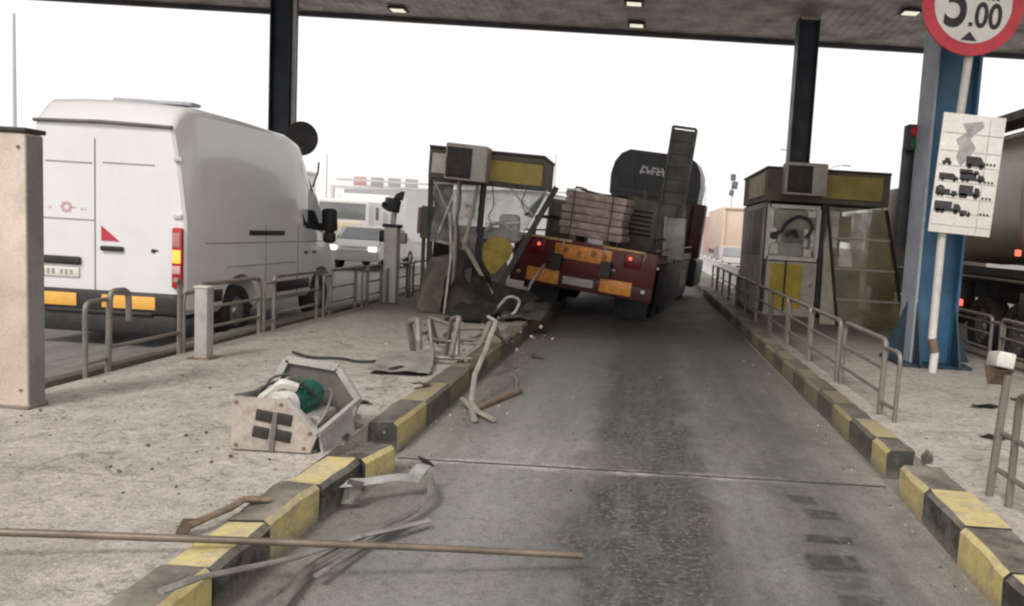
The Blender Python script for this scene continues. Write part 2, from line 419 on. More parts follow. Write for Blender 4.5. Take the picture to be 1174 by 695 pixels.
# ------------------------------------------------------------------ light
world = bpy.data.worlds.new('World'); scene.world = world; world.use_nodes = True
nt = world.node_tree; bg = nt.nodes['Background']
sky = nt.nodes.new('ShaderNodeTexSky'); sky.sky_type = 'NISHITA'; sky.sun_disc = False
SUN_EL, SUN_AZ = 48.0, 200.0      # behind the camera, to the left
sky.sun_elevation = R(SUN_EL); sky.sun_rotation = R(SUN_AZ); sky.dust_density = 6.0; sky.air_density = 1.2; sky.ozone_density = 1.0
hs = nt.nodes.new('ShaderNodeHueSaturation'); hs.inputs['Saturation'].default_value = 0.12; hs.inputs['Value'].default_value = 1.0
nt.links.new(sky.outputs[0], hs.inputs['Color'])
mx = mixc(nt, 0.72, hs.outputs[0], (13.6, 13.1, 12.8))      # overcast veil
nt.links.new(mx, bg.inputs['Color']); bg.inputs['Strength'].default_value = 0.105
sun = bpy.data.lights.new('sun', 'SUN'); sun.energy = 1.75; sun.angle = R(11); sun.color = (1.0, 0.95, 0.88)
so = bpy.data.objects.new('sun', sun); COL.objects.link(so)
az = R(SUN_AZ); d = Vector((math.sin(az) * math.cos(R(SUN_EL)), math.cos(az) * math.cos(R(SUN_EL)), math.sin(R(SUN_EL))))
so.rotation_euler = (-d).to_track_quat('-Z', 'Y').to_euler(); so.location = (0, 0, 30)
scene.view_settings.view_transform = 'Standard'; scene.view_settings.look = 'None'; scene.view_settings.exposure = 0

# ------------------------------------------------------------------ the setting
ROAD = road_mat(); ROAD2 = road_mat('plaza_asphalt', 1.25, False)
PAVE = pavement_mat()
KY = worn_paint('kerb_yellow', (0.70, 0.575, 0.22)); KB = worn_paint('kerb_black', (0.040, 0.038, 0.037), (0.16, 0.145, 0.13), 0.55)
KC = worn_paint('kerb_plain', (0.26, 0.23, 0.20))

g = MB(); g.quad([(-600, -60, 0), (600, -60, 0), (600, 1500, 0), (-600, 1500, 0)]); struct('ground', g, ROAD2)
g = MB(); g.quad([(-1.71, -8, 0.004), (1.93, -8, 0.004), (1.93, 42, 0.004), (-1.71, 42, 0.004)]); struct('road', g, ROAD)

def island(x0, x1, y0, y1):
    mb = MB(); nx, ny = 36, 150
    g = [[None] * (ny + 1) for _ in range(nx + 1)]
    for i in range(nx + 1):
        for j in range(ny + 1):
            x = x0 + (x1 - x0) * i / nx; y = y0 + (y1 - y0) * (j / ny) ** 1.6
            e = min(1, min(i, nx - i) / 3)
            z = 0.2 + e * (noise.noise(Vector((x * 1.1, y * 1.1, 0))) * 0.012 + noise.noise(Vector((x * 4, y * 4, 3))) * 0.006)
            g[i][j] = mb.bm.verts.new((x, y, z))
    for i in range(nx):
        for j in range(ny):
            f = mb.bm.faces.new((g[i][j], g[i+1][j], g[i+1][j+1], g[i][j+1])); f.smooth = True
    for a, b in (((x0, y0), (x1, y0)), ((x1, y0), (x1, y1)), ((x1, y1), (x0, y1)), ((x0, y1), (x0, y0))):
        mb.quad([(a[0], a[1], 0), (b[0], b[1], 0), (b[0], b[1], 0.196), (a[0], a[1], 0.196)])
    return struct('pavement', mb, PAVE)
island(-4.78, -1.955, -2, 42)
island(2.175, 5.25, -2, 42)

def kerb(blocks, phase, plain=False):
    """run of kerb blocks, yellow and black by turns, top and face painted the other way about"""
    mb = MB()
    for i, (xa, ya, xb, yb, w, z) in enumerate(blocks):
        a, b = Vector((xa, ya, 0)), Vector((xb, yb, 0))
        t = (b - a).normalized(); n = Vector((-t.y, t.x, 0)) * (1 if w > 0 else -1); w = abs(w)
        gap = 0.006; a2, b2 = a + t * gap, b - t * gap
        ch = 0.028
        jz = (rnd.random() - 0.5) * 0.014; jx = (rnd.random() - 0.5) * 0.014
        z = z + jz; a2 += n * jx; b2 += n * jx
        prof = [(0, 0), (-0.0, z - ch), (-ch * -1, z), (w, z), (w, 0)]
        nseg = 6
        rows = []
        for k in range(nseg + 1):
            p = a2.lerp(b2, k / nseg)
            row = []
            for (o, h) in prof:
                jit = 0.010 * noise.noise(Vector((p.x * 5, p.y * 5, o * 9 + h * 7)))
                q = p + n * (o + (jit if h > 0.1 else 0)); row.append(mb.bm.verts.new((q.x, q.y, h + (jit if h > 0.1 else 0))))
            rows.append(row)
        top = (i + phase) % 2; face = 1 - top
        if plain: top = face = 2 if (i + phase) % 7 else 0
        for r0, r1 in zip(rows, rows[1:]):
            for k in range(4):
                f = mb.bm.faces.new((r0[k], r1[k], r1[k+1], r0[k+1])); f.material_index = face if k == 0 else (face if k == 1 else top); f.smooth = k in (0, 1)
        for r in (rows[0], rows[-1]):
            f = mb.bm.faces.new(r); f.material_index = 1 if not plain else 2
    return struct('kerb', mb, [KY, KB, KC])

def run(x, ys, w, z=0.225, x2=None):
    out = []
    for a, b in zip(ys, ys[1:]): out.append((x, a, x, b, w, z))
    return out
# left kerb: near run, twisted last block, break, far run
nearL = run(-1.74, [-0.8, -0.1, 0.55, 1.2, 1.85, 2.3, 2.73, 3.16, 3.67, 4.26], 0.215)
nearL += [(-1.735, 4.27, -1.70, 4.78, 0.215, 0.215), (-1.675, 4.78, -1.60, 5.15, 0.2, 0.2)]
kerb(nearL, 1)
farY = [5.62, 6.42, 7.25, 8.1, 9.0, 9.9, 10.8, 11.7, 12.6, 13.5, 14.4, 15.3, 16.2, 17.1, 18, 19, 20, 21, 22, 23, 24, 25, 26, 28, 30]
kerb(run(-1.735, farY, 0.22), 1)
# right kerb
kerb([(1.865, y0, 1.865 + 0.0, y1, -0.28, 0.225) for y0, y1 in zip([-0.6, .1, .8, 1.4, 1.95, 2.5, 3.05], [.1, .8, 1.4, 1.95, 2.5, 3.05, 3.6])] +
     [(1.865, 3.6, 1.885, 4.18, -0.28, 0.23), (1.885, 4.18, 1.91, 4.8, -0.28, 0.235), (1.91, 4.8, 1.94, 5.34, -0.28, 0.235)], 0)
kerb(run(1.965, [5.72, 6.1, 6.75, 7.38, 8.0, 8.65, 9.3, 10, 10.7, 11.4, 12.1, 12.8, 13.5, 14.3, 15.1, 16, 17, 18, 19, 20, 21, 22, 23, 24, 26, 28, 30], -0.21), 1)
# far sides of the islands
kerb(run(-4.99, [-1 + 0.9 * k for k in range(40)], 0.205, 0.208)[::1], 0, True)
kerb(run(5.46, [-1 + 0.9 * k for k in range(40)], -0.205, 0.208), 1, True)

# expansion joint across the lane
mb = MB()
pts = [(-1.69 + 3.6 * k / 40, 5.5 + 0.012 * noise.noise(Vector((k * 0.7, 0, 0))) + 0.012 * k / 40) for k in range(41)]
for (a, b) in zip(pts, pts[1:]): mb.quad([(a[0], a[1] - .012, 0.008), (b[0], b[1] - .012, 0.008), (b[0], b[1] + .012, 0.008), (a[0], a[1] + .012, 0.008)])
struct('road_joint', mb, mat('joint_filler', (0.05, 0.046, 0.042), 0.9, 0, 0.4, 8, 0.5, (0.3, 0.28, 0.26)))
# hazy hills far beyond the plaza
mb = MB(); n = 90; base = []; top = []
for k in range(n + 1):
    x = -520 + 1040 * k / n
    h = 9 + 7 * noise.noise(Vector((x * 0.012, 1.3, 0))) + 3 * noise.noise(Vector((x * 0.05, 4, 0))) + (12 * math.exp(-((x + 150) / 90) ** 2))
    base.append((x, 520, -1)); top.append((x, 560, max(3, h)))
for k in range(n): mb.quad([base[k], base[k+1], top[k+1], top[k]])
struct('hill', mb, mat('hazy_hill', (0.62, 0.61, 0.61), 1.0, 0, 0.06, 0.02, 0))

# ------------------------------------------------------------------ toll canopy, columns
CANOPY = mat('canopy_soffit', (0.66, 0.62, 0.58), 0.55, 0.2, 0.35, 1.2, 0.4, (0.05, 0.042, 0.036))
can = thing('toll_canopy', 'wide dark canopy roof over the toll lanes', 'canopy', (0, 16, 7.5))
mb = MB(); mb.box((0, -1.3, 0.5), (80, 16.0, 0.9))
for k in range(-160, 161):                        # ribbed metal soffit
    mb.box((k * 0.25, -1.3, 0.045), (0.05, 15.9, 0.012))
obj('soffit', mb, CANOPY, can)
mb = MB(); mb.box((0, 6.78, 0.55), (80.2, 0.15, 1.25)); mb.box((0, -9.38, 0.55), (80.2, 0.15, 1.25))
obj('fascia', mb, mat('canopy_fascia', (0.07, 0.07, 0.075), 0.5, 0.2, 0.3, 1, 0.3), can)
for (x, y) in ((-15.1, 22.05), (-7.04, 21.7), (-0.52, 19.8), (-0.47, 21.8), (6.2, 19.2), (13, 21)):
    mb = MB(); mb.box((x, y - 16, -0.02), (0.5, 0.42, 0.05), bevel=0.01)
    o = obj('ceiling_light', mb, DARKMET, can)
    mb = MB(); mb.box((x, y - 16, -0.05), (0.36, 0.28, 0.02)); obj('diffuser', mb, emit('lit_diffuser', (1.0, 0.95, 0.75), 0.75), o)

def h_column(name, label, loc, m_flange, m_web, z1, w=0.5, d=0.5, group=None):
    t = thing(name, label, 'column', loc, group=group)
    mb = MB(); mb.box((-w/2, 0, z1/2), (0.035, d, z1)); obj('flange', mb, m_flange, t)
    mb = MB(); mb.box((w/2, 0, z1/2), (0.035, d, z1)); obj('flange', mb, m_web, t)
    mb = MB(); mb.box((0, -d*0.2, z1/2), (w - 0.035, 0.03, z1 - .01)); obj('web', mb, m_web, t)
    mb = MB(); mb.box((0, 0, 0.02), (w * 1.7, d * 1.7, 0.04), bevel=.006); obj('base_plate', mb, mat('gusset_blue', (.010, .030, .048), .5, 0, .25, 3, .4), t)
    return t
grp = None
c1 = h_column('canopy_column', 'blue steel column beside the tariff board', (4.02, 10.55, 0.2), LAVGREY, BLUE, 7.3, 0.56, 0.55)
for sx in (-1, 1):
    mb = MB()
    mb.prism([(sx * 0.30, -0.02, 0.045), (sx * 0.62, -0.02, 0.045), (sx * 0.56, -0.02, 0.16), (sx * 0.30, -0.02, 0.85)], (0, 0.025, 0)); obj('gusset', mb, mat('gusset_blue', (.010, .030, .048), .5, 0, .25, 3, .4), c1)
    mb = MB()
    mb.prism([(sx * 0.27, -0.28, 0.045), (sx * 0.27, -0.58, 0.045), (sx * 0.27, -0.54, 0.16), (sx * 0.27, -0.28, 0.85)], (0.025 * -sx, 0, 0)); obj('gusset', mb, mat('gusset_blue', (.02, .06, .10), .5, 0, .25, 3, .4), c1)
c2 = h_column('canopy_column', 'dark canopy column rising behind the right toll booth', (4.0, 20.5, 0.2), NAVY, NAVY, 7.3)
c3 = h_column('canopy_column', 'dark canopy column rising behind the white van', (-9.6, 20.5, 0.0), NAVY, NAVY, 7.5, 0.48, 0.5)
mb = MB(); mb.cyl((0.31, -0.1, 0.1), (0.31, -0.1, 7.4), 0.05); obj('drain_pipe', mb, WHITEDULL, c3)
# convex mirror on that column
mir = thing('convex_mirror', 'round black convex mirror on the column behind the van', 'mirror', (-8.95, 20.2, 3.68))
mb = MB(); mb.cyl((0, -0.03, 0), (0, 0.06, 0), 0.44, 0.40, 32); mb.cyl((0, 0.06, 0), (0, 0.16, 0), 0.40, 0.15, 32); obj('mirror_housing', mb, BLACKPL, mir)
mb = MB(); mb.box((-0.25, 0.1, 0), (0.45, 0.05, 0.06)); obj('bracket', mb, DARKMET, mir)

# ------------------------------------------------------------------ signs
pole = thing('sign_pole', 'bent grey pole carrying the height sign and tariff board', 'pole', (3.82, 9.82, 0.2))
mb = MB(); mb.tube([(0.02, -.06, 0), (0.03, -.06, 0.28), (-.02, -.05, 0.42), (0.0, 0, 1.7), (0.13, 0, 4.1), (0.16, 0, 5.3)], 0.052, 12, 0.05); obj('pipe', mb, WHITEDULL, pole)
mb = MB(); mb.tube([(0.03, -.06, 0.26), (-.02, -.05, 0.44)], 0.056, 12); obj('rusty_joint', mb, RUST, pole, label='rusty brown kinked joint')

hs_ = thing('height_limit_sign', 'round white sign with red border and black 5.00 m', 'sign', (3.89, 9.7, 4.79), (0, 0.05, 0))
mb = MB(); mb.cyl((0, 0.0, 0), (0, 0.03, 0), 0.62, seg=56); obj('sign_plate', mb, SIGNRED, hs_)
mb = MB(); mb.cyl((0, -0.006, 0), (0, -0.001, 0), 0.475, seg=56); obj('sign_face', mb, SIGNWHITE, hs_)
mb = MB()
text_mb('5', 0.86, 0.003, facing(-0.20, -0.011, -0.03), mb, 0, 0.012, 0.74)
mb.box((-0.005, -0.011, -0.25), (.045, .006, .045))
text_mb('00', 0.42, 0.003, facing(0.20, -0.011, -0.145), mb, 0, 0.008, 0.80)
text_mb('m', 0.22, 0.003, facing(0.23, -0.011, 0.13), mb, 0, 0.006)
obj('numerals', mb, INK, hs_)
for s in (-1, 1):
    mb = MB(); mb.prism([(-0.10, -0.012, s * 0.445), (0.10, -0.012, s * 0.445), (0, -0.012, s * 0.335)], (0, 0.004, 0)); obj('triangle_mark', mb, INK, hs_)
mb = MB(); mb.box((0.03, 0.05, 0.1), (0.2, 0.04, 0.05)); mb.box((0.03, 0.05, -0.3), (0.2, 0.04, 0.05)); obj('clamp', mb, GALV, hs_)

tb = thing('tariff_board', 'dirty white tariff board with rows of vehicle silhouettes', 'sign board', (4.02, 9.72, 2.72), (0, 0.043, 0))
mb = MB(); mb.box((0, 0, 0), (0.78, 0.025, 1.48), bevel=0.006); obj('board', mb, SIGNWHITE, tb)
mb = MB()
for z in (0.50, 0.28, 0.10, -0.10, -0.30, -0.48, -0.64): mb.box((0, -0.0145, z), (0.74, 0.003, 0.008))
mb.box((0.2, -0.0145, 0), (0.008, 0.0028, 1.4))
obj('grid_lines', mb, SMUDGE, tb)
mb = MB()
outl = [(-.14, .62), (.1, .67), (.13, .6), (0.02, .5), (-.02, .44), (.06, .34), (.0, .22), (-.10, .10), (-.17, .2), (-.15, .34), (-.20, .42), (-.08, .52)]
mb.prism([(x, -0.0135, z) for x, z in outl], (0, -0.002, 0)); obj('faded_emblem', mb, SMUDGE, tb)
PICT = mat('pictogram_print', (0.035, 0.033, 0.035), 0.7, 0, 0.3, 9, 0.2, (.2, .18, .17))
def carsil(mb, x, z, w, h, kind):
    y = -0.0165
    if kind == 'car': P = [(0, .25), (.0, .55), (.2, .6), (.32, 1), (.72, 1), (.88, .6), (1, .5), (1, .25)]
    elif kind == 'van': P = [(0, .2), (0, 1), (.72, 1), (.9, .62), (1, .55), (1, .2)]
    else: P = [(0, .2), (0, 1), (.66, 1), (.66, .5), (.72, .5), (.72, .85), (.92, .85), (1, .55), (1, .2)]
    mb.prism([(x + p * w, y, z + q * h) for p, q in P], (0, 0.002, 0))
    for u in ((.2, .8) if kind != 'truck' else (.15, .32, .82)): mb.cyl((x + u * w, y, z + .2 * h), (x + u * w, y + .0025, z + .2 * h), h * .2, seg=12)
for (x, z, w, h, k) in ((-.32, .10, .10, .075, 'car'), (-.03, .08, .22, .13, 'van'), (-.34, -.10, .22, .085, 'van'), (-.08, -.09, .28, .10, 'truck'), (-.09, .0, .22, .06, 'truck'),
                        (-.36, -.29, .25, .08, 'truck'), (-.07, -.29, .24, .14, 'truck'), (-.35, -.50, .30, .13, 'truck'), (-.02, -.52, .12, .07, 'truck'), (-.36, -.2, .1, .04, 'car')):
    mb = MB(); carsil(mb, x - .01, z, w * 1.12, h * 1.18, k); obj('pictogram', mb, PICT, tb)
for (x, z) in ((.23, .16), (.23, -.06), (.23, -.26), (.23, -.46)):
    mb = MB()
    for q in range(3): mb.box((x + .045 * q, -0.0155, z - .01), (.026, .002, .03))
    obj('tariff_figures', mb, PICT, tb)

sg = thing('lane_signal', 'black lane signal box on the left edge of blue column', 'signal', (3.70, 10.9, 2.3))
mb = MB(); mb.box((0, 0, 1.0), (0.2, 0.2, 0.36), bevel=.02); obj('signal_box', mb, BLACKPL, sg)
mb = MB(); mb.box((-0.02, 0.05, 0.2), (0.16, 0.12, 1.35), bevel=.02); obj('mast', mb, DARKMET, sg)
for k, c in enumerate((LAMPRED, mat('green_lens', (0.02, 0.1, 0.05), 0.2))):
    mb = MB(); mb.cyl((0, -0.1, 1.08 - .16 * k), (0, -0.115, 1.08 - .16 * k), 0.06, seg=20); obj('lens', mb, c, sg)

# ------------------------------------------------------------------ railings
def railing(label, x, y0, y1, group, toprail=True, stub=-1, lean=0.0, h=0.68, x1=None, midlabel=None):
    L = y1 - y0
    x1 = x if x1 is None else x1
    t = thing('tube_railing', label, 'railing', (x, y0, 0.2), (0, lean, -math.atan2(x1 - x, L)), group)
    r = 0.027
    if toprail:
        mb = MB(); mb.tube([(0, 0, -.02), (0, 0, h), (0, L, h), (0, L, -.02)], r, 10, 0.09); obj('frame', mb, GALV, t)
    else:
        mb = MB(); mb.tube([(0, 0, -.02), (0.02, 0, h), (0.04, .22, h), (0.05, 0.22, h * .6)], r, 10, 0.08); obj('frame', mb, GALV, t)
        mb = MB(); mb.tube([(0, L, -.02), (0, L, h + .02), (0, L - .08, h + .04)], r, 10, 0.05); obj('frame', mb, GALV, t)
    for z in ((0.42, 0.2) if toprail else (0.2,)):
        mb = MB(); mb.cyl((0, 0.01, z * h / .68), (0, L - 0.01, z * h / .68), 0.018, seg=8); obj('rail', mb, GALV, t)
    if stub:
        ys = -0.33 if stub < 0 else L + 0.33; ye = 0 if stub < 0 else L
        mb = MB(); mb.tube([(0, ye, h * .9), (0.03, ys, h * .9), (0.03, ys, -.02)], 0.021, 10, 0.09); mb.cyl((0, ye, 0.12), (0.03, ys, 0.12), 0.018, seg=8)
        obj('end_loop', mb, GALV, t)
    return t
GL = 'tube railings along the van side of the left island'
lefts = [(-4.82, 6.95, 8.05, False, 'tube railing with its top rail missing, below the van bumper'),
         (-4.82, 8.4, 9.75, True, 'tube railing just past the short grey post, beside the van rear wheel'),
         (-4.80, 10.1, 11.45, True, 'tube railing beside the van front wheel'),
         (-4.76, 11.85, 12.9, True, 'tube railing just past the front of the white van'),
         (-4.70, 13.3, 14.0, True, 'narrow tube railing touching the white camera post'),
         (-4.62, 14.35, 15.3, True, 'tube railing between the camera post and the brown terminal'),
         (-4.6, 15.65, 17.2, True, 'tube railing behind the brown terminal and crushed booth')]
for (x, a, b, tr, lab) in lefts: railing(lab, x, a, b, GL, tr, -1, 0.0, 0.70 if tr else .74)
GR = 'tube railings along the right kerb of the lane'
ys = 7.1; L = 1.42; k = 0
labs = ['nearest tube railing in the right row, by the kerb break', 'second tube railing in the right row, left of blue column base', 'third tube railing back in the right row, before the glazed shelter',
        'fourth tube railing back in the right row, below the glazed shelter', 'fifth tube railing back in the right row, below the booth corner',
        'sixth tube railing back in the right row, below the yellow door panel', 'seventh tube railing back in the right row, beside the booth side wall', 'eighth tube railing back in the right row, at the booth rear corner',
        'ninth tube railing back in the right row, just past the booth', 'tenth tube railing back in the right row, far down the lane', 'farthest tube railing in the right row, beside the truck cab']
for k in range(11):
    railing(labs[k], 2.33 + (rnd.random() - .5) * .02, ys, ys + L, GR, True, -1 if k in (0,) else 0, (rnd.random() - .5) * 0.02, 0.70)
    ys += L + 0.12 + rnd.random() * .06
# railing nearest the camera on the right
t = thing('tube_railing', 'tall tube railing at the right edge, nearest the camera', 'railing', (2.38, 4.75, 0.2))
mb = MB(); mb.tube([(-0.03, 0.1, -.02), (0.0, 0.08, 0.80)], 0.026, 10); obj('post', mb, GALV, t)
mb = MB(); mb.tube([(0, -0.1, -.02), (0, -0.1, 0.71), (0, -1.7, 0.71), (0, -1.7, -.02)], 0.024, 10, 0.08); obj('frame', mb, GALV, t)
for z in (0.42, 0.18):
    mb = MB(); mb.cyl((0, 0.07, z), (0, -1.7, z), 0.018, seg=8); obj('rail', mb, GALV, t)
pn = thing('card_reader', 'tilted pale grey card reader on the nearest right railing post', 'card reader', (2.36, 4.90, 1.0))
mb = MB(); mb.box((0, 0, 0.08), (0.11, 0.26, 0.10), Euler((R(-8), R(8), R(-12))), bevel=.015); obj('reader_body', mb, WHITEDULL, pn)
mb = MB(); mb.prism([(-.05, -.1, 0.03), (-.05, .12, 0.03), (-.05, .05, -.09)], (.1, 0, 0)); obj('bracket', mb, RUST, pn)  # triangle modelled for the dark shadow under the reader, no real bracket
# far railing on the right island
GF = 'tube railings along the far side of the right island'
for (y, lab) in ((9.4, 'tube railing at the right edge below the tanker'), (11.0, 'tube railing just right of the blue column base'), (12.75, 'tube railing behind the blue column base')):
    railing(lab, 5.12, y, y + 1.3, GF, True, -1, 0, 0.66)

# ------------------------------------------------------------------ posts on the left island
t = thing('gate_post', 'tall beige square post at the left edge', 'post', (-4.60, 5.60, 0.2))
mb = MB(); mb.box((0, 0, 1.0), (0.37, 0.17, 2.0), bevel=0.012); obj('post_body', mb, BEIGE, t)
mb = MB(); mb.box((0.187, 0, 1.0), (0.008, 0.15, 1.97)); obj('side_panel', mb, GREYSIDE, t)
mb = MB(); mb.box((0, 0, 2.02), (0.40, 0.20, 0.035), bevel=0.008); obj('cap', mb, DARKMET, t)
mb = MB(); mb.box((0, 0, 0.012), (0.40, 0.20, 0.03), bevel=0.008); obj('footing', mb, KC, t)

for (x, z) in ((-.14, 1.9), (.14, 1.9), (-.14, .14), (.14, .14)):
    mb = MB(); mb.cyl((x, -.084, z), (x, -.094, z), .012, seg=8); obj('bolt', mb, RUST, t)
t = thing('bollard', 'short square grey post beside the van rear corner', 'bollard', (-4.42, 7.8, 0.2))
mb = MB(); mb.box((0, 0, 0.37), (0.13, 0.13, 0.74), bevel=0.01); obj('shaft', mb, mat('grey_post_paint', (0.40, 0.375, 0.35), 0.6, 0, .15, 3, .35), t)
mb = MB(); mb.box((0, 0, 0.745), (0.145, 0.145, 0.02), bevel=0.004); obj('cap', mb, WHITEDULL, t)
mb = MB(); mb.box((0, 0, 0.01), (0.22, 0.22, 0.02)); obj('base_plate', mb, RUST, t)

t = thing('camera_post', 'white post topped by a black camera, behind the van', 'camera post', (-4.58, 14.2, 0.2))
mb = MB(); mb.box((0, 0, 0.7), (0.24, 0.24, 1.4), bevel=0.02); obj('post_body', mb, WHITEDULL, t)
mb = MB(); mb.box((0, 0, 1.42), (0.30, 0.28, 0.06), bevel=0.01); obj('cap', mb, DARKMET, t)
mb = MB(); mb.tube([(0, 0, 1.43), (0.02, 0, 1.66)], 0.05, 10); obj('neck', mb, WHITEDULL, t)
mb = MB(); mb.box((-0.02, 0, 1.80), (0.24, 0.34, 0.24), Euler((0.1, 0.15, 0.5)), bevel=0.03); mb.prism([(-.02, -.05, 1.88), (.13, -.05, 1.9), (.16, -.05, 2.06), (.06, -.05, 2.0)], (0, .2, 0)); obj('camera_head', mb, BLACKPL, t)
mb = MB(); mb.cyl((-0.1, -.17, 1.79), (-.105, -.185, 1.79), 0.06, seg=16); obj('lens', mb, GLASSD, t)
mb = MB(); mb.box((0.2, 0, 1.2), (0.12, 0.12, 0.2), bevel=.02); obj('side_box', mb, BOOTHFR, t)
mb = MB(); mb.box((-0.18, 0, 1.22), (0.1, 0.12, 0.22), bevel=.02); obj('side_box', mb, DARKMET, t)

t = thing('payment_terminal', 'brown box terminal on thin posts left of the crushed booth', 'terminal', (-4.1, 14.9, 0.2))
mb = MB(); mb.box((0.02, 0, 1.52), (0.34, 0.3, 0.62), Euler((0, 0.03, 0.2)), bevel=0.02); obj('terminal_box', mb, mat('brown_box_paint', (0.20, 0.155, 0.12), .6, 0, .2, 3, .4), t)
mb = MB(); mb.box((-0.16, -0.1, 1.55), (0.07, 0.2, 0.5), Euler((0, 0.03, 0.2)), bevel=0.02); obj('side_door', mb, BOOTHFR, t)
for x in (-.1, .14):
    mb = MB(); mb.box((x, 0, 0.61), (0.06, 0.06, 1.24)); obj('leg', mb, RUST, t)
mb = MB(); mb.box((0.05, -.153, 1.62), (0.18, 0.01, 0.14), Euler((0, 0.03, 0.2))); obj('screen', mb, GLASSD, t)

# ------------------------------------------------------------------ white van
van = thing('delivery_van', 'white high-roof delivery van in the left lane', 'van', (-6.46, 9.25, 0))
def ring(y, hb, hm, ht, z0, zm, z1, crown, r=0.16):
    half = [(0.0, z0), (hb - .06, z0), (hb, z0 + .07), (hm, zm * .62 + z0 * .38), (hm, zm), ((hm * 0.45 + ht * 0.55), z1 - r - (z1 - zm) * .32), (ht, z1 - r)]
    for k in range(1, 5):
        a = k / 5 * math.pi / 2
        half.append((ht - r + r * math.cos(a), z1 - r + r * math.sin(a)))
    half += [(ht - r, z1), ((ht - r) * .5, z1 + crown * .8), (0, z1 + crown)]
    full = [(x, z) for x, z in half] + [(-x, z) for x, z in reversed(half[1:-1])]
    return [Vector((x, y, z)) for x, z in full]
stations = [ring(0.00, .955, .955, .80, .44, 1.55, 2.70, .0, .10), ring(0.03, .985, .985, .83, .42, 1.55, 2.74, .0, .12), ring(0.16, .99, .995, .83, .42, 1.55, 2.90, .02, .12), ring(0.26, .993, .997, .85, .42, 1.55, 2.955, .03, .10), ring(0.5, .995, 1.0, .865, .40, 1.55, 2.975, .035, .10),
            ring(1.5, .995, 1.0, .87, .40, 1.55, 2.98, .04, .11), ring(2.9, .995, 1.0, .87, .40, 1.55, 2.96, .04, .12), ring(3.35, .995, 1.0, .86, .40, 1.55, 2.88, .05, .15),
            ring(3.65, .995, 1.0, .83, .38, 1.53, 2.64, .08, .2), ring(4.0, .99, .99, .80, .36, 1.48, 2.2, .06, .2), ring(4.3, .98, .98, .80, .36, 1.25, 1.62, .04, .15),
            ring(4.55, .95, .95, .78, .36, 1.05, 1.36, .04, .14), ring(4.85, .88, .88, .70, .36, .85, 1.16, .03, .14), ring(5.02, .74, .74, .58, .38, .75, .98, .02, .1), ring(5.07, .6, .6, .45, .42, .7, .86, .02, .06)]
mb = MB(); rows = [[mb.bm.verts.new(p) for p in s] for s in stations]
for a, b in zip(rows, rows[1:]):
    for k in range(len(a)):
        f = mb.bm.faces.new((a[k], a[(k+1) % len(a)], b[(k+1) % len(a)], b[k])); f.smooth = True
mb.bm.faces.new(rows[0]); mb.bm.faces.new(list(reversed(rows[-1])))
body = obj('body', mb, WHITE, van, sharp=28)
cut = []
for y in (1.27, 3.95):
    for s in (-1, 1):
        c = MB(); c.cyl((s * 0.62, y, 0.40), (s * 1.3, y, 0.40), 0.47, seg=28); cut.append(obj('cutter', c, BLACKPL, van))
boolean(body, cut)
for poly in body.data.polygons: poly.use_smooth = True
body.data.set_sharp_from_angle(angle=R(28))
def wheel(parent, x, y, r, w, z=None, out=1, name='wheel'):
    z = r if z is None else z
    mb = MB()
    prof = [(-w/2, r*.62), (-w/2, r*.93), (-w*.36, r), (w*.36, r), (w/2, r*.93), (w/2, r*.62)]
    rr = []
    for k in range(32):
        a = 2*math.pi*k/32; rr.append([mb.bm.verts.new((x + o, y + q * math.cos(a), z + q * math.sin(a))) for o, q in prof])
    for k in range(32):
        a, b = rr[k], rr[(k+1) % 32]
        for j in range(5): f = mb.bm.faces.new((a[j], b[j], b[j+1], a[j+1])); f.smooth = j in (1, 2, 3)
        mb.bm.faces.new((a[5], b[5], b[0], a[0]))
    o = obj(name, mb, RUBBER, parent)
    mb = MB(); xo = x + out * w * .32
    mb.cyl((xo - out * .05, y, z), (xo, y, z), r * .62, seg=28); mb.cyl((xo, y, z), (xo + out * .035, y, z), r * .25, r * .2, 20)
    for k in range(8):
        a = 2*math.pi*k/8; mb.cyl((xo, y + r*.4*math.cos(a), z + r*.4*math.sin(a)), (xo + out*.015, y + r*.4*math.cos(a), z + r*.4*math.sin(a)), r*.07, seg=8)
    obj('rim', mb, STEEL, o)
    return o
for y in (1.27, 3.95):
    for s in (-1, 1): wheel(van, s * 0.86, y, 0.355, 0.22, out=s)
mb = MB(); mb.box((0, 1.3, .48), (1.7, 1.2, .3)); mb.box((0, 3.95, .48), (1.1, 1.2, .3)); mb.box((0, 0.5, .42), (1.5, .8, .2)); obj('underbody', mb, BLACKPL, van)
# rear end details (camera side is -y)
DL = mat('seam_shadow', (0.33, 0.315, 0.30), 0.7, 0, 0.1, 4, 0)
mb = MB(); mb.box((-0.105, -0.003, 1.58), (0.010, 0.008, 1.82)); obj('door_seam', mb, mat('gap_shadow', (.2, .19, .185), .8), van)
mb = MB(); mb.tube([(-.82, -.012, 2.67), (0, -.03, 2.69), (.82, -.012, 2.67)], 0.028, 8, 0, 0, .8); obj('roof_gutter', mb, mat('gutter_grey', (0.16, 0.15, 0.15), .6), van)
mb = MB(); mb.box((-0.42, -0.004, 2.20), (0.56, 0.008, 0.014)); mb.box((0.30, -0.004, 2.215), (0.62, 0.008, 0.014)); mb.box((-.48, -.004, 1.52), (.72, .008, .014)); obj('door_crease', mb, DL, van)
for z in (1.0, 1.62, 2.3):
    mb = MB(); mb.box((0.90, -0.012, z), (0.10, 0.03, 0.05), bevel=.008); obj('hinge', mb, WHITEDULL, van)
mb = MB(); mb.prism([(-.03, -.006, 1.28), (.19, -.006, 1.28), (-.03, -.006, 1.46)], (0, 0.008, 0)); obj('red_triangle', mb, mat('red_film', (0.50, 0.04, 0.07), .5, 0, .1, 5, .1), van)
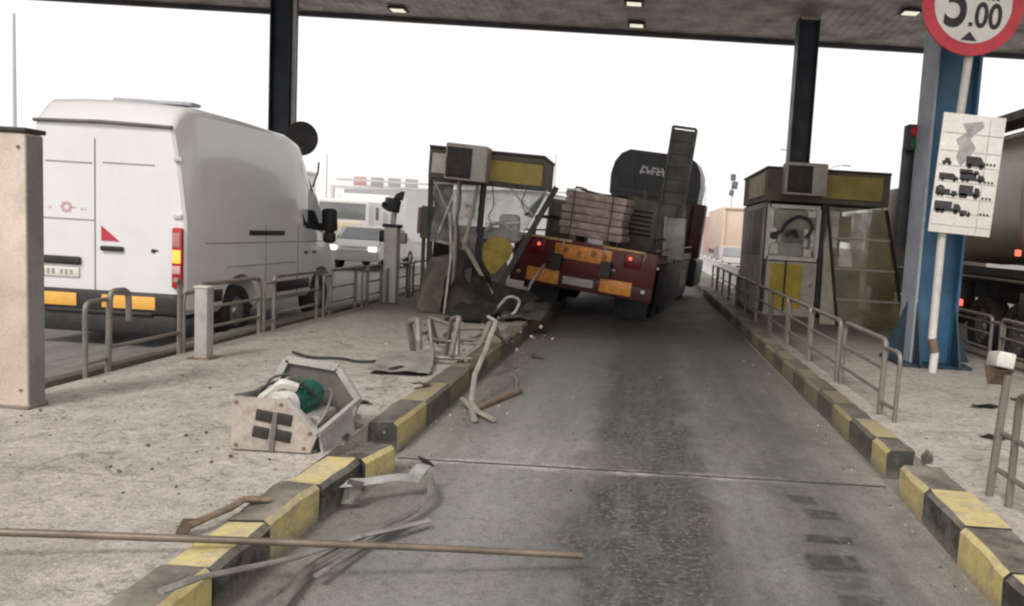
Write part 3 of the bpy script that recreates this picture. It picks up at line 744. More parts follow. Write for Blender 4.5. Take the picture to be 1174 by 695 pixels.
mb = MB(); mb.box((0.11, -0.02, 1.19), (0.27, 0.04, 0.06), bevel=.015); obj('door_handle', mb, BLACKPL, van)
mb = MB(); mb.cyl((0.60, -0.012, 1.19), (0.60, 0.01, 1.19), 0.025, seg=12); mb.box((.63, -.01, 1.2), (.05, .012, .015)); obj('door_lock', mb, BLACKPL, van)
mb = MB(); mb.box((-0.52, -0.02, 1.02), (0.50, 0.045, 0.10), bevel=.02); obj('plate_lamp_bar', mb, BLACKPL, van)
mb = MB(); mb.box((-0.54, -0.012, 0.88), (0.50, 0.02, 0.115), bevel=.004); npl = obj('number_plate', mb, SIGNWHITE, van)
mb = MB()
for k, x in enumerate((-.72, -.66, -.60, -.50, -.44, -.38)): mb.box((x, -0.0235, 0.88), (0.032, 0.003, 0.06 if k % 2 else .065))
obj('plate_characters', mb, SMUDGE, npl)
PINK = mat('faded_pink_print', (0.66, 0.38, 0.42), .6, 0, .2, 8, .2, (.7, .6, .58))
mb = MB()
for k in range(8):
    a = 2*math.pi*k/8; mb.cyl((-.45 + .05*math.cos(a), -.004, 1.66 + .05*math.sin(a)), (-.45 + .05*math.cos(a), .004, 1.66 + .05*math.sin(a)), .022, seg=10)
mb.box((-.36, 0, 1.66), (.05, .008, .015)); obj('pink_emblem', mb, PINK, van)
mb = MB()
for x, h in ((-.27, .04), (-.25, .025), (-.225, .045), (-.64, .03), (-.66, .025)): mb.box((x, 0, 1.65), (.016, .008, h), Euler((0, .3, 0)))
obj('pink_lettering', mb, mat('pale_pink_print', (0.67, 0.54, 0.55), .6, 0, .2, 8, .2), van)
mb = MB(); mb.box((0, -0.03, 0.55), (1.92, 0.16, 0.26), bevel=.05); mb.box((0, 0.02, 0.30), (1.86, 0.2, 0.26), bevel=.05); mb.box((.0, -.05, .43), (1.3, .12, .05), bevel=.02); obj('rear_bumper', mb, BLACKPL, van)
for x, w in ((-.56, .62), (.375, .64)):
    mb = MB(); mb.box((x, -0.117, 0.565), (w, 0.012, 0.155), bevel=.004); obj('reflector', mb, ORANGE, van)
for s in (-1, 1):
    mb = MB(); mb.box((s * .905, -0.02, 1.12), (0.13, 0.06, 0.74), bevel=.03); lp = obj('tail_light', mb, LAMPRED, van)
    mb = MB(); mb.box((s * .905, -0.048, 1.14), (0.10, 0.02, 0.16), bevel=.01); obj('indicator_lens', mb, emit('lit_amber', (1.0, 0.42, 0.06), 1.3, (0.8, .3, .05)), lp)
    mb = MB(); mb.box((s * .905, -0.048, 0.98), (0.10, 0.02, 0.10), bevel=.01); obj('reversing_lens', mb, mat('pink_lens', (.7, .42, .38), .25), lp)
    mb = MB(); mb.box((s * .905, -0.046, 1.34), (0.10, 0.02, 0.18), bevel=.01); obj('brake_lens', mb, mat('pale_red_lens', (.55, .22, .2), .25), lp)
# side details
mb = MB()
for s in (-1, 1): mb.box((s * 1.002, 2.2, 1.30), (0.012, 3.6, 0.012)); mb.box((s * .999, 1.9, .98), (0.02, 2.0, 0.012))
obj('side_crease', mb, DL, van)
mb = MB()
for s in (-1, 1): mb.box((s * 1.004, 3.0, 1.0), (0.012, 0.012, 1.1)); mb.box((s * 1.004, 1.95, 1.0), (0.012, 0.012, 1.1))
obj('side_door_seam', mb, DL, van)
mb = MB(); mb.box((1.008, 2.0, 1.435), (0.014, 1.05, 0.07), bevel=.004); obj('slide_rail', mb, BLACKPL, van)
for s in (-1, 1):
    for (yc, yl) in ((2.85, 1.2), (.5, .6)):
        mb = MB(); mb.box((s * 1.0, yc, .62), (.02, yl, .16), bevel=.008); obj('rubbing_strip', mb, BLACKPL, van)
    mb = MB(); mb.box((s * 1.012, 3.3, 1.12), (0.02, 0.1, 0.04), bevel=.006); mb.box((s * 1.012, 3.62, 1.12), (0.02, 0.1, 0.04), bevel=.006); obj('door_handle', mb, BLACKPL, van)
    mb = MB(); mb.prism([(s * .985, 3.2, 1.52), (s * .985, 4.12, 1.46), (s * .885, 3.86, 2.08), (s * .885, 3.2, 2.28)], (s * .025, 0, 0)); obj('side_window', mb, GLASSD, van)
    mb = MB(); mb.box((s * 1.02, 3.95, 1.55), (.14, .16, .12), bevel=.04); mb.box((s * 1.14, 3.9, 1.66), (.22, .20, .40), Euler((0.1, 0, s * -.2)), bevel=.06); mb.box((s * 1.14, 3.9, 1.37), (.20, .18, .2), bevel=.06); obj('door_mirror', mb, BLACKPL, van)
mb = MB(); mb.prism([(-.74, 3.70, 2.58), (.74, 3.70, 2.58), (.86, 4.31, 1.60), (-.86, 4.31, 1.60)], (0, .03, .02)); obj('windscreen', mb, GLASSD, van)
mb = MB(); mb.box((.25, .62, 3.03), (1.0, .22, .045), bevel=.02); obj('roof_strip', mb, mat('roof_grey', (0.45, 0.455, 0.50), .5), van)
mb = MB(); mb.tube([(.9, 3.75, 2.2), (.97, 3.78, 2.45), (.98, 3.79, 2.62)], .014, 6); obj('aerial', mb, BLACKPL, van)

# ------------------------------------------------------------------ flatbed truck, tilted over the kerb
trk = thing('flatbed_truck', 'dark red flatbed truck tilted with its left wheels over the kerb', 'truck', (-1.20, 15.1, 0.15), (0, 0.098, -0.175))
HW = 1.45
mb = MB(); mb.box((0, 0.06, 1.0), (2*HW, 0.12, 0.72), bevel=.02); mb.box((0, 4.4, 1.22), (2*HW - .1, 8.6, 0.16)); obj('bed', mb, TRUCKRED, trk)
mb = MB(); mb.box((0, 0.03, 0.545), (2*HW, 0.10, 0.28), bevel=.02); obj('rear_bumper', mb, mat('bumper_dark_red', (0.06, 0.012, 0.014), .5, 0, .3, 4, .4), trk)
mb = MB(); mb.box((-.72, -0.01, 1.345), (0.90, 0.02, 0.05), bevel=.006); mb.box((.78, -0.01, 1.345), (0.86, 0.02, 0.05), bevel=.006); obj('marker_strip', mb, mat('marker_strip_amber', (.62, .38, .16), .4, 0, .2, 6, .3), trk)
mb = MB(); mb.box((-.02, -0.012, 1.14), (1.16, 0.03, 0.29), bevel=.03); pl = obj('warning_board', mb, ORANGE2, trk)
for x in (-.38, -.1, .2, .42):
    mb = MB(); mb.box((x, -.03, 1.15 + .02 * math.sin(x * 9)), (.09, .006, .12), Euler((0, .3, 0)))
    obj('scuff', mb, mat('dark_scuff', (.35, .14, .04), .6, 0, .4, 9, .4), pl)
for x, w in ((-.77, .66), (.72, .64)):
    mb = MB(); mb.box((x, -0.032, 0.60), (w, 0.025, 0.27), bevel=.05); obj('reflector', mb, ORANGE2, trk)
mb = MB(); mb.box((-.04, -0.03, 0.575), (.62, 0.02, 0.15), bevel=.006); pl = obj('number_plate', mb, mat('dirty_plate', (.42, .39, .37), .5, 0, .2, 6, .5), trk)
mb = MB()
for k in range(7): mb.box((-.25 + .07 * k, -0.042, 0.575), (.036, .004, .07))
obj('plate_characters', mb, SMUDGE, pl)
for s in (-1, 1):
    mb = MB(); mb.box((s * 0.98, -0.005, 1.16), (.34, .05, .30), bevel=.03); lp = obj('tail_light', mb, mat('dark_red_lens', (.16, .01, .015), .25, 0, .2, 6, .2), trk)
    mb = MB(); mb.cyl((s * .93, -.028, 1.20), (s * .93, -.042, 1.20), .035, seg=14); obj('lamp', mb, emit('lit_red', (1.0, .12, .08), 1.4, (.6, .05, .05)), lp)
    mb = MB(); mb.cyl((s * 1.27, -.02, .60), (s * 1.27, -.05, .60), .04, seg=14); obj('marker_lamp', mb, mat('dim_amber_lens', (.75, .33, .12), .3) if s < 0 else SIGNWHITE, trk)
    mb = MB(); mb.box((s * .62, -.02, .92), (.10, .05, .05), bevel=.01); obj('latch', mb, STEEL, trk)
    mb = MB(); mb.box((s * .95, .72, .26), (.7, .025, .62), bevel=.006); obj('mud_flap', mb, BLACKPL, trk)
    for y in (1.55, 2.75):
        for x in (1.17, .84):
            wheel(trk, s * x, y, 0.5, 0.28, 0.40 if s > 0 else .44, s)
    wheel(trk, s * 1.05, 7.7, 0.5, 0.3, .46, s)
mb = MB(); mb.box((-.5, 4, .92), (.2, 8.4, .3)); mb.box((.5, 4, .92), (.2, 8.4, .3)); mb.cyl((-1.1, 1.55, .45), (1.1, 1.55, .45), .09); mb.cyl((-1.1, 2.75, .45), (1.1, 2.75, .45), .09)
mb.box((0, .9, .75), (2.3, .2, .3)); obj('chassis', mb, DARKMET, trk)
for s in (-1, 1):
    mb = MB(); mb.box((s * 1.17, 4.6, .66), (.42, 1.5, .80), bevel=.03); obj('tool_box', mb, DARKMET, trk)
    mb = MB(); mb.box((s * 1.30, 7.6, .72), (.55, 1.9, .75), bevel=.06); obj('wheel_guard', mb, BLACKPL, trk)
mb = MB(); mb.tube([(-.9, 7.0, 1.5), (-.6, 6.4, 1.0), (.3, 6.2, .95), (.8, 6.9, 1.4)], .03, 8, .2); obj('air_hose', mb, RUBBER, trk)
for x in (-1.25, -.45, .4, 1.2):
    mb = MB(); mb.tube([(x, -.01, 1.37), (x + .02, -.05, 1.28), (x - .01, -.05, 1.18)], .014, 6); obj('tie_hook', mb, STEEL, trk)
mb = MB()
for k in range(3): mb.box((1.425, 4.6 + .34 * k, .66), (.01, .10, .5), Euler((.6, 0, 0)))
obj('hazard_stripes', mb, WHITEDULL, trk)
for s in (-1, 1):
    mb = MB(); mb.box((s * 1.40, 3.45, .66), (.03, 5.2, .92), bevel=.01); obj('wheel_shade_panel', mb, mat('wheel_shade_black', (.014, .013, .013), .7, 0, .3, 3, .3), trk)  # added black plate standing in for the shade round the wheels
    mb = MB(); mb.cyl((s * 1.38, .35, 1.42), (s * 1.38, 6.3, 1.46), .02, seg=8); obj('edge_rail', mb, GALV, trk)
# folded loading ramp standing up
mb = MB()
for x in (1.17, 1.67): mb.box((x - .12, 1.9, 2.6), (.05, .13, 2.9), Euler((-.03, 0, 0)))
for k in range(11): mb.box((1.30, 1.9, 1.35 + .27 * k), (.5, .07, .05))
mb.box((1.30, 1.92, 2.9), (.47, .03, 2.2)); obj('loading_ramp', mb, OLIVE, trk)
mb = MB(); mb.box((1.48, 1.74, 1.68), (.46, .10, .9), Euler((0, -.10, 0)), bevel=.02); mb.box((1.28, 1.68, 1.68), (.06, .04, .9), Euler((0, -.10, 0))); obj('ramp_flap', mb, mat('pale_metal_flap', (.36, .35, .34), .5, .2, .2, 4, .4), trk)
mb = MB(); mb.tube([(-1.2, .4, 1.3), (-1.2, .4, 1.72), (-1.2, 5.5, 1.78), (-1.2, 5.5, 1.3)], .035, 8, .06); mb.tube([(1.27, .4, 1.3), (1.27, .4, 1.62), (1.27, 5.5, 1.7), (1.27, 5.5, 1.3)], .03, 8, .06); obj('side_rail', mb, DARKMET, trk)
# cab
mb = MB(); mb.box((0.05, 7.9, 1.75), (2.5, 1.9, 1.9), bevel=.12); obj('cab', mb, TRUCKRED, trk)
mb = MB()
prof = [(-1.26, 2.60), (-1.30, 3.15), (-1.24, 3.5), (-1.08, 3.76), (-.84, 3.90), (.84, 3.92), (1.08, 3.78), (1.24, 3.5), (1.30, 3.15), (1.28, 2.60)]
for (y, s) in ((6.95, 1.0),):
    mb.prism([(x, y, z) for x, z in prof], (0, 1.3, 0))
obj('roof_fairing', mb, mat('black_fairing', (.016, .017, .02), .35, 0, .2, 2, .25), trk)
mb = MB(); mb.box((0.0, 6.935, 3.84), (1.7, .03, .06)); mb.box((-.62, 6.93, 3.1), (.05, .03, .7), Euler((0, -.25, 0))); mb.box((0, 6.93, 2.74), (2.4, .04, .07)); obj('fairing_trim', mb, mat('dark_trim', (.05, .05, .055), .4), trk)
mb = MB()   # blurred pale lettering, five upright marks
for k, (hh, a) in enumerate(((.24, .25), (.2, -.25), (.22, 0), (.22, .1), (.24, -.3), (.2, .2))):
    x = -.42 + .15 * k
    mb.box((x, 6.93, 3.38), (.055, .02, hh), Euler((0, a, 0))); mb.box((x + .06, 6.926, 3.38 + (.07, -.02, .08, 0, -.07, .05)[k]), (.11, .02, .05)); mb.box((x + .05, 6.92, 3.38 - (.06, .07, .02, .08, -.03, .06)[k]), (.09, .02, .045))
obj('lettering', mb, mat('pale_lettering', (.75, .76, .8), .5, 0, .2, 8, .3), trk)
mb = MB(); mb.box((1.40, 6.9, 1.90), (.34, .5, 1.5), bevel=.05); obj('side_locker', mb, mat('maroon_panel', (.10, .022, .03), .5, 0, .2, 3, .3), trk)
mb = MB(); mb.box((0, 6.7, 1.95), (2.3, .12, 1.3), bevel=.02); obj('headboard', mb, GREYPNT, trk)

Tm = Matrix.Translation((-1.20, 15.1, 0.15)) @ Euler((0, 0.098, -0.175)).to_matrix().to_4x4()
def onbed(x, y, z): return Tm @ Vector((x, y, z))
lrot = (0, 0.098, -0.175)
# cargo
bd = thing('board_bundle', 'bundle of weathered pinkish boards stacked on the truck bed', 'bundle', onbed(-.08, .95, 1.30), lrot)
for k in range(6):
    mb = MB(); w = 1.26 + rnd.random() * .07
    mb.box(((rnd.random() - .5) * .08, (rnd.random() - .5) * .05, .22 + .152 * k), (w, .85, .148), Euler((0, (rnd.random() - .5) * .03, (rnd.random() - .5) * .05)), bevel=.035)
    obj('board', mb, mat(('pink_board' if k % 2 else 'brown_board'), (.56, .45, .405) if k % 2 else (.50, .395, .35), .8, 0, .3, 5, .5, (.1, .07, .055), .4, 25), bd)
for x in (-.35, .35):
    mb = MB(); mb.box((x, 0, .08), (.12, .8, .16)); obj('bearer', mb, RUST, bd)
mb = MB(); mb.crumple([(-.64, -.42, 1.075), (.66, -.42, 1.07), (.66, .4, 1.07), (-.64, .4, 1.08)], 12, 8, .035, .01, 3); obj('cover_sheet', mb, mat('brown_cover', (.20, .15, .12), .8, 0, .3, 5, .4), bd)
for x in (-.42, .38):
    mb = MB(); mb.tube([(x, -.455, .05), (x + .01, -.462, .6), (x, -.45, 1.12), (x, .0, 1.13), (x, .45, 1.12)], .022, 6, .03, 0, .35); obj('strap', mb, mat('strap_webbing', (.10, .095, .09), .9, 0, .3, 8, .4), bd)
bx = thing('generator_set', 'grey machine housing on the truck bed beside the boards', 'machine', onbed(.95, 2.6, 1.30), lrot)
mb = MB(); mb.box((-.12, 0, .55), (1.2, 1.5, 1.1), bevel=.04); obj('housing', mb, GREYPNT, bx)
mb = MB()
for k in range(6): mb.box((-.3, -.757, .35 + .1 * k), (.55, .015, .035), Euler((.4, 0, 0)))
obj('louvre', mb, DARKMET, bx)
mb = MB(); mb.cyl((-.4, .1, 1.1), (-.4, .1, 1.35), .05); obj('exhaust', mb, RUST, bx)
bx = thing('grey_crate', 'grey slatted crate on the truck bed left of the boards', 'crate', onbed(-1.02, 2.3, 1.30), lrot)
mb = MB(); mb.box((0, 0, .42), (.74, 1.0, .84), bevel=.02); obj('crate_body', mb, mat('crate_grey', (.19, .18, .16), .8, 0, .3, 4, .4), bx)
mb = MB()
for z in (.12, .42, .72): mb.box((0, -.51, z), (.76, .02, .1))
for x in (-.33, .33): mb.box((x, -.524, .42), (.08, .016, .84))
obj('slat', mb, GREYPNT, bx)

# ------------------------------------------------------------------ booths
GLZ = glass('dusty_pane', (.38, .37, .34), .55, .15)
GLY = glass('yellowed_pane', (.30, .27, .12), .46, .08, .35)
GLW = glass('pale_pane', (.62, .60, .55), .7, .2)
def frame_bars(mb, segs, r=0.03):
    for a, b in segs:
        a, b = Vector(a), Vector(b); d = b - a
        q = Vector((0, 0, 1)).rotation_difference(d.normalized()).to_matrix().to_4x4()
        mb.box((a + b) / 2, (r * 2, r * 2, d.length), q)

def aircon(parent, x, y, z, w=.78, d=.42, h=.60, rot=None):
    mb = MB(); mb.box((x, y, z), (w, d, h), rot, bevel=.02); ac = obj('air_conditioner', mb, mat('aircon_beige', (.38, .345, .31), .6, 0, .12, 3, .4), parent)
    mb = MB(); mb.box((x - w * .16, y - d/2 - .006, z - .01), (w * .60, .02, h * .84), rot, bevel=.01); mb.cyl((x - w*.16, y - d/2 - .03, z), (x - w*.16, y - d/2 - .012, z), h * .36, seg=24)
    obj('grille', mb, mat('grille_black', (.012, .012, .012), .6, 0, .2, 6, .2), ac)
    return ac

# right booth
rb = thing('toll_booth', 'intact toll booth with yellow door panel and sloping glazed shelter', 'toll booth', (2.45, 15.0, 0.2))
FLOORD = mat('booth_dark_inside', (.05, .046, .04), .8, 0, .3, 3, .3)
mb = MB(); mb.box((1.1, 1.6, .06), (2.3, 3.3, .12)); obj('floor_slab', mb, KC, rb)
mb = MB(); mb.box((1.1, 1.6, 2.64), (2.36, 3.36, .70 - .10)); obj('roof_box', mb, mat('roof_box_brown', (.10, .085, .06), .6, 0, .25, 3, .4), rb)
mb = MB(); mb.box((1.09, 1.6, 2.965), (2.40, 3.4, .05), bevel=.01); obj('roof', mb, DARKMET, rb)
mb = MB(); mb.box((1.55, -.10, 2.66), (1.16, .03, .44)); obj('fascia_panel', mb, YDULL, rb)
mb = MB(); mb.box((-.095, 1.2, 2.66), (.03, 2.0, .44)); obj('fascia_panel', mb, mat('cream_fascia', (.42, .37, .20), .55, 0, .2, 3, .4), rb)
mb = MB(); mb.box((-.05, 1.6, 1.2), (.05, 3.1, 2.2)); obj('side_wall', mb, mat('booth_side', (.40, .36, .30), .6, 0, .25, 2, .5), rb)
for z0, z1, y0, y1 in ((1.25, 2.2, .25, 1.5), (1.25, 2.2, 1.7, 2.9)):
    mb = MB(); mb.box((-.083, (y0+y1)/2, (z0+z1)/2), (.012, y1-y0, z1-z0)); obj('side_window', mb, GLZ, rb)
mb = MB(); mb.box((1.1, 3.15, .7), (2.25, .05, 1.2)); obj('back_wall', mb, BOOTHFR, rb)
mb = MB(); mb.box((1.1, 3.15, 1.84), (2.2, .014, 1.06)); obj('rear_pane', mb, GLZ, rb)
mb = MB()
for x in (.0, .75, 1.5, 2.2): mb.box((x, 3.14, 1.84), (.05, .05, 1.08))
mb.box((1.1, 3.138, 1.32), (2.3, .05, .05)); obj('rear_frame', mb, DARKMET, rb)
mb = MB(); mb.box((.5, .02, .62), (1.02, .05, 1.12)); door = obj('door', mb, mat('cream_door', (.42, .385, .31), .6, 0, .15, 3, .4), rb)
mb = MB(); mb.box((.42, -.012, .70), (.62, .015, .86)); obj('yellow_panel', mb, YELLOW, door)
mb = MB(); mb.box((.40, -.026, .72), (.035, .014, 1.06)); obj('door_bar', mb, DARKMET, door)
mb = MB(); frame_bars(mb, [((-.0, -.03, 1.24), (.98, -.03, 1.24)), ((0, -.03, 2.24), (.98, -.03, 2.24)), ((0.0, -.03, 1.21), (0.0, -.03, 2.27)), ((.96, -.03, 1.27), (.96, -.03, 2.21))], .035); wf = obj('window', mb, WHITEDULL, rb)
mb = MB(); mb.box((.48, .0, 1.74), (.90, .012, .94)); obj('pane', mb, glass('window_pane_pale', (.50, .49, .45), .3, .08, .3), wf)
mb = MB(); mb.box((.52, .05, 2.0), (.82, .02, .36)); obj('window_light_panel', mb, mat('window_light_green', (.42, .41, .26), .7, 0, .15, 4, .2), rb)  # flat panel coloured as the yellow-green light in the upper window
mb = MB(); mb.tube([(.12, -.045, 1.68), (.24, -.05, 1.74), (.36, -.05, 1.95), (.58, -.05, 2.08), (.80, -.05, 2.0), (.86, -.05, 1.82), (.74, -.05, 1.66)], .032, 8, .08); mb.cyl((.12, -.075, 1.67), (.12, -.03, 1.67), .075, seg=20); mb.tube([(.36, -.05, 1.68), (.5, -.05, 1.8), (.56, -.05, 1.66)], .045, 8, .05)
obj('curved_arm', mb, BLACKPL, rb)  # black curved tubes across the booth window
mb = MB(); mb.box((.45, .35, 1.3), (.6, .3, .5), bevel=.05); obj('counter', mb, mat('pale_counter', (.45, .43, .40), .6), rb)
mb = MB(); mb.box((-.02, 0, 1.28), (.07, .08, 2.2)); mb.box((1.06, -.01, 1.28), (.075, .09, 2.2)); obj('corner_post', mb, DARKMET, rb)
# sloping glazed shelter
A = [(1.12, -.03, 2.28), (2.26, -.03, 2.28), (2.72, -.28, .02), (1.42, -.28, .02)]
def lp(a, b, t): return tuple(a[i] + (b[i] - a[i]) * t for i in range(3))
ts = [0, .26, .52, 1.0]
for k in range(3):
    a, b, c, d = lp(A[0], A[3], ts[k]), lp(A[1], A[2], ts[k]), lp(A[1], A[2], ts[k+1]), lp(A[0], A[3], ts[k+1])
    mb = MB(); mb.prism([a, b, c, d], (0, .012, .003)); obj('shelter_pane', mb, GLY, rb)
mb = MB(); mb.prism([(1.10, -.03, 2.27), (1.13, -.03, 2.27), (1.40, -.28, .02), (1.10, -.20, .02)], (0, .015, 0)); obj('shelter_cheek', mb, mat('cream_cheek', (.40, .365, .28), .6, 0, .15, 3, .4), rb)
mb = MB(); sg_ = [(A[0], A[3]), (A[1], A[2])]
frame_bars(mb, sg_, .026); obj('shelter_frame', mb, DARKMET, rb)
for t in (.26, .52, .78):
    mb = MB(); frame_bars(mb, [(lp(A[0], A[3], t), lp(A[1], A[2], t))], .02); obj('shelter_rail', mb, BOOTHFR, rb)
mb = MB(); mb.prism([(2.26, -.03, 2.28), (2.72, -.28, .02), (2.72, 2.9, .02), (2.26, 2.9, 2.28)], (.012, 0, .003)); obj('shelter_pane', mb, GLY, rb)
mb = MB(); mb.box((1.75, 1.7, .62), (1.1, .5, .95), bevel=.02); obj('inner_cabinet', mb, mat('olive_cabinet', (.34, .30, .13), .7, 0, .25, 3, .4), rb)
mb = MB(); mb.box((1.85, 1.3, 1.9), (.22, .03, .55)); obj('notice_sheet', mb, mat('cream_notice', (.6, .52, .3), .7), rb)
for (x, z, w, h) in ((.14, 1.42, .16, .20), (.84, 2.12, .15, .12), (.80, 1.36, .14, .14)):
    mb = MB(); mb.box((x, -.012, z), (w, .004, h)); obj('notice_sheet', mb, mat('paper_notice', (.62, .58, .5), .8, 0, .15, 14, .3), rb)
mb = MB(); mb.box((.90, -.012, .78), (.03, .05, .14), bevel=.008); obj('door_handle', mb, STEEL, rb)
mb = MB(); mb.tube([(1.10, -.06, 2.9), (1.12, -.07, 2.2), (1.11, -.07, 1.2), (1.16, -.1, .2)], .012, 6, .1); obj('conduit', mb, BLACKPL, rb)
aircon(rb, .58, -.28, 2.75)

# crushed left booth
lb = thing('toll_booth', 'crushed toll booth with buckled frames and yellow fascia', 'toll booth', (-3.6, 13.4, 0.2))
mb = MB(); mb.box((0.86, .75, 2.52), (1.98, 1.5, .50), Euler((0, .035, 0))); obj('roof_box', mb, mat('roof_box_brown', (.10, .085, .06)), lb)
mb = MB(); mb.box((0.88, .73, 2.795), (2.0, 1.54, .05), Euler((0, .035, 0)), bevel=.01); obj('roof', mb, DARKMET, lb)
mb = MB(); mb.box((1.37, -.02, 2.46), (.94, .03, .36), Euler((0, .05, 0))); obj('fascia_panel', mb, YDULL, lb)
mb = MB(); mb.box((0.05, -.02, 2.55), (.24, .03, .34), Euler((0, .05, 0))); obj('fascia_panel', mb, WHITEDULL, lb)
mb = MB(); frame_bars(mb, [((.84, -.02, 2.30), (.78, -.04, 1.05)), ((.78, -.04, 1.08), (1.18, -.1, .15)), ((-.08, 0, 2.3), (-.06, 0, .0)), ((.0, -.03, 2.27), (1.84, -.03, 2.22))], .04); obj('frame', mb, DARKMET, lb)
mb = MB(); frame_bars(mb, [((2.10, -.06, 2.26), (1.13, -.12, .36))], .05); obj('buckled_post', mb, DARKMET, lb, label='buckled dark corner post leaning across the front')
mb = MB(); frame_bars(mb, [((.42, -.06, 2.3), (.40, -.2, .1)), ((-.02, -.04, 2.22), (.74, -.04, 2.22)), ((.06, -.05, 1.22), (.40, -.08, 1.16)), ((.74, -.05, 2.2), (.56, -.15, 1.1)), ((.5, -.14, 1.3), (1.12, -.3, .35))], .024); obj('window_frame', mb, BOOTHFR, lb)
mb = MB(); mb.crumple([(-.04, -.02, 1.2), (.40, -.06, 1.15), (.40, -.04, 2.24), (-.02, 0, 2.26)], 10, 14, .09, .006, 1, 0, 3.5); obj('broken_pane', mb, glass('shattered_pane', (.46, .44, .40), .62, .2, .35), lb)
mb = MB(); mb.crumple([(.42, -.04, 1.1), (.76, -.05, 1.0), (.80, -.03, 2.24), (.43, -.02, 2.26)], 9, 14, .07, .006, 2, 0, 4); obj('broken_pane', mb, glass('shattered_pane_grey', (.40, .385, .355), .6, .3, .3), lb)
mb = MB(); mb.crumple([(.86, .02, 1.3), (1.5, .02, 1.3), (1.98, .0, 2.2), (.88, .02, 2.26)], 10, 10, .03, .006, 5); obj('broken_pane', mb, glass('milky_pane', (.52, .50, .465), .45, .2, .3), lb)
mb = MB(); mb.box((.52, 1.48, .75), (1.04, .03, 1.5)); obj('back_wall', mb, mat('booth_inside', (.30, .28, .25), .8, 0, .4, 3, .4), lb)
mb = MB(); mb.crumple([(.0, .1, .0), (.0, 1.45, .0), (-.04, 1.45, 2.3), (-.06, .1, 2.3)], 8, 12, .06, .006, 9); obj('side_wall', mb, GREYPNT, lb)
mb = MB(); mb.prism([(1.14 + x, -.07, 1.12 + z) for x, z in ((-.28, -.25), (-.26, .08), (-.16, .20), (0, .24), (.16, .20), (.26, .06), (.20, -.14), (-.02, -.40), (-.1, -.42))], (0, .03, 0)); obj('yellow_panel', mb, mat('dim_yellow', (.27, .19, .02), .6, 0, .3, 5, .65), lb, label='rounded yellow panel behind the broken window')
mb = MB(); mb.tube([(.92, -.10, 1.44), (1.05, -.12, 1.58), (1.22, -.12, 1.58), (1.36, -.10, 1.46)], .03, 8, .06); obj('chair_back', mb, STEEL, lb)
mb = MB(); mb.box((1.26, .3, 1.5), (.36, .2, .5), bevel=.06); obj('console', mb, WHITEDULL, lb)
aircon(lb, .60, -.22, 2.56, .70, .40, .60, Euler((0, .05, 0)))

for i, pts in enumerate(([(.45, -.08, 2.25), (.48, -.12, 1.9), (.40, -.14, 1.6), (.5, -.16, 1.25)], [(1.6, -.08, 2.22), (1.5, -.1, 1.95), (1.62, -.1, 1.75)], [(1.0, -.08, 2.22), (1.05, -.12, 1.85), (.95, -.14, 1.7), (1.02, -.14, 1.55)])):
    mb = MB(); mb.tube(pts, .009, 6, .1); obj('hanging_cable', mb, BLACKPL, lb)
for i, (a, b) in enumerate((((.02, -.06, 2.2), (.36, -.10, 1.5)), ((.1, -.1, 1.35), (.36, -.08, 2.1)), ((1.3, -.05, 2.2), (1.72, -.08, 1.75)), ((.9, -.05, 1.55), (1.5, -.08, 1.62)), ((1.95, -.06, 2.2), (1.62, -.05, 1.85)))):
    mb = MB(); frame_bars(mb, [(a, b)], .014); obj('broken_glazing_bar', mb, STEEL if i % 2 else BOOTHFR, lb)
mb = MB(); mb.crumple([(1.55, -.06, 1.75), (1.85, -.07, 2.1), (1.95, -.05, 2.2), (1.7, -.04, 1.7)], 6, 5, .05, .006, 61, 0, 5); obj('bent_flashing', mb, mat('blue_grey_strip', (.28, .31, .34), .5, .2, .2, 4, .4), lb)
mb = MB(); mb.box((.62, -.02, 1.75), (.16, .006, .22), Euler((0, .15, 0))); obj('notice_sheet', mb, WHITEDULL, lb)
# crumpled sheets at its foot, each loose
DKS = mat('dark_crumpled_sheet', (.075, .068, .062), .55, .25, .4, 4, .5, (.03, .025, .02))
GRS = mat('grey_crumpled_sheet', (.20, .185, .17), .55, .3, .35, 4, .5)
def sheet(label, pts, amp, m, seed, nu=10, nv=10):
    c = sum((Vector(p) for p in pts), Vector()) / 4; c.z = min(p[2] for p in pts)
    mb = MB(); mb.crumple([Vector(p) - c for p in pts], nu, nv, amp, .008, seed)
    o = obj('crumpled_sheet', mb, m, None, c); tag(o, label, 'metal sheet', 'torn sheets at the foot of the crushed booth'); return o
sheet('tall grey crumpled sheet leaning at the left corner of crushed booth', [(-3.75, 12.95, .2), (-3.3, 12.85, .22), (-3.22, 13.25, 1.2), (-3.62, 13.3, 1.1)], .14, mat('brown_dented_sheet', (.26, .225, .19), .6, .1, .35, 4, .5), 11, 7, 9)
sheet('dark crumpled sheet leaning on the front of the crushed booth', [(-3.2, 12.75, .22), (-2.3, 12.65, .22), (-2.55, 13.22, .75), (-3.0, 13.22, 1.25)], .22, DKS, 12, 9, 9)
sheet('dark twisted sheet below the buckled corner post', [(-2.6, 12.8, .22), (-1.80, 12.5, .24), (-1.72, 13.0, .62), (-2.45, 13.2, .8)], .2, DKS, 13, 8, 8)
sheet('dull green-grey torn panel standing on edge before the crushed booth', [(-3.15, 13.0, .22), (-2.75, 12.95, .22), (-2.9, 13.2, 1.0), (-3.1, 13.2, 1.15)], .1, mat('green_grey_sheet', (.15, .155, .13), .6, .1, .3, 4, .5), 17, 6, 8)
sheet('flattened black sheet lying on the kerb by the truck bumper', [(-2.2, 12.2, .25), (-1.55, 12.3, .28), (-1.5, 13.0, .32), (-2.2, 12.9, .34)], .09, GRS, 14)
sheet('low dark heap of torn sheet before the crushed booth', [(-3.0, 11.9, .22), (-2.3, 11.8, .22), (-2.3, 12.5, .40), (-2.9, 12.6, .45)], .12, DKS, 15)
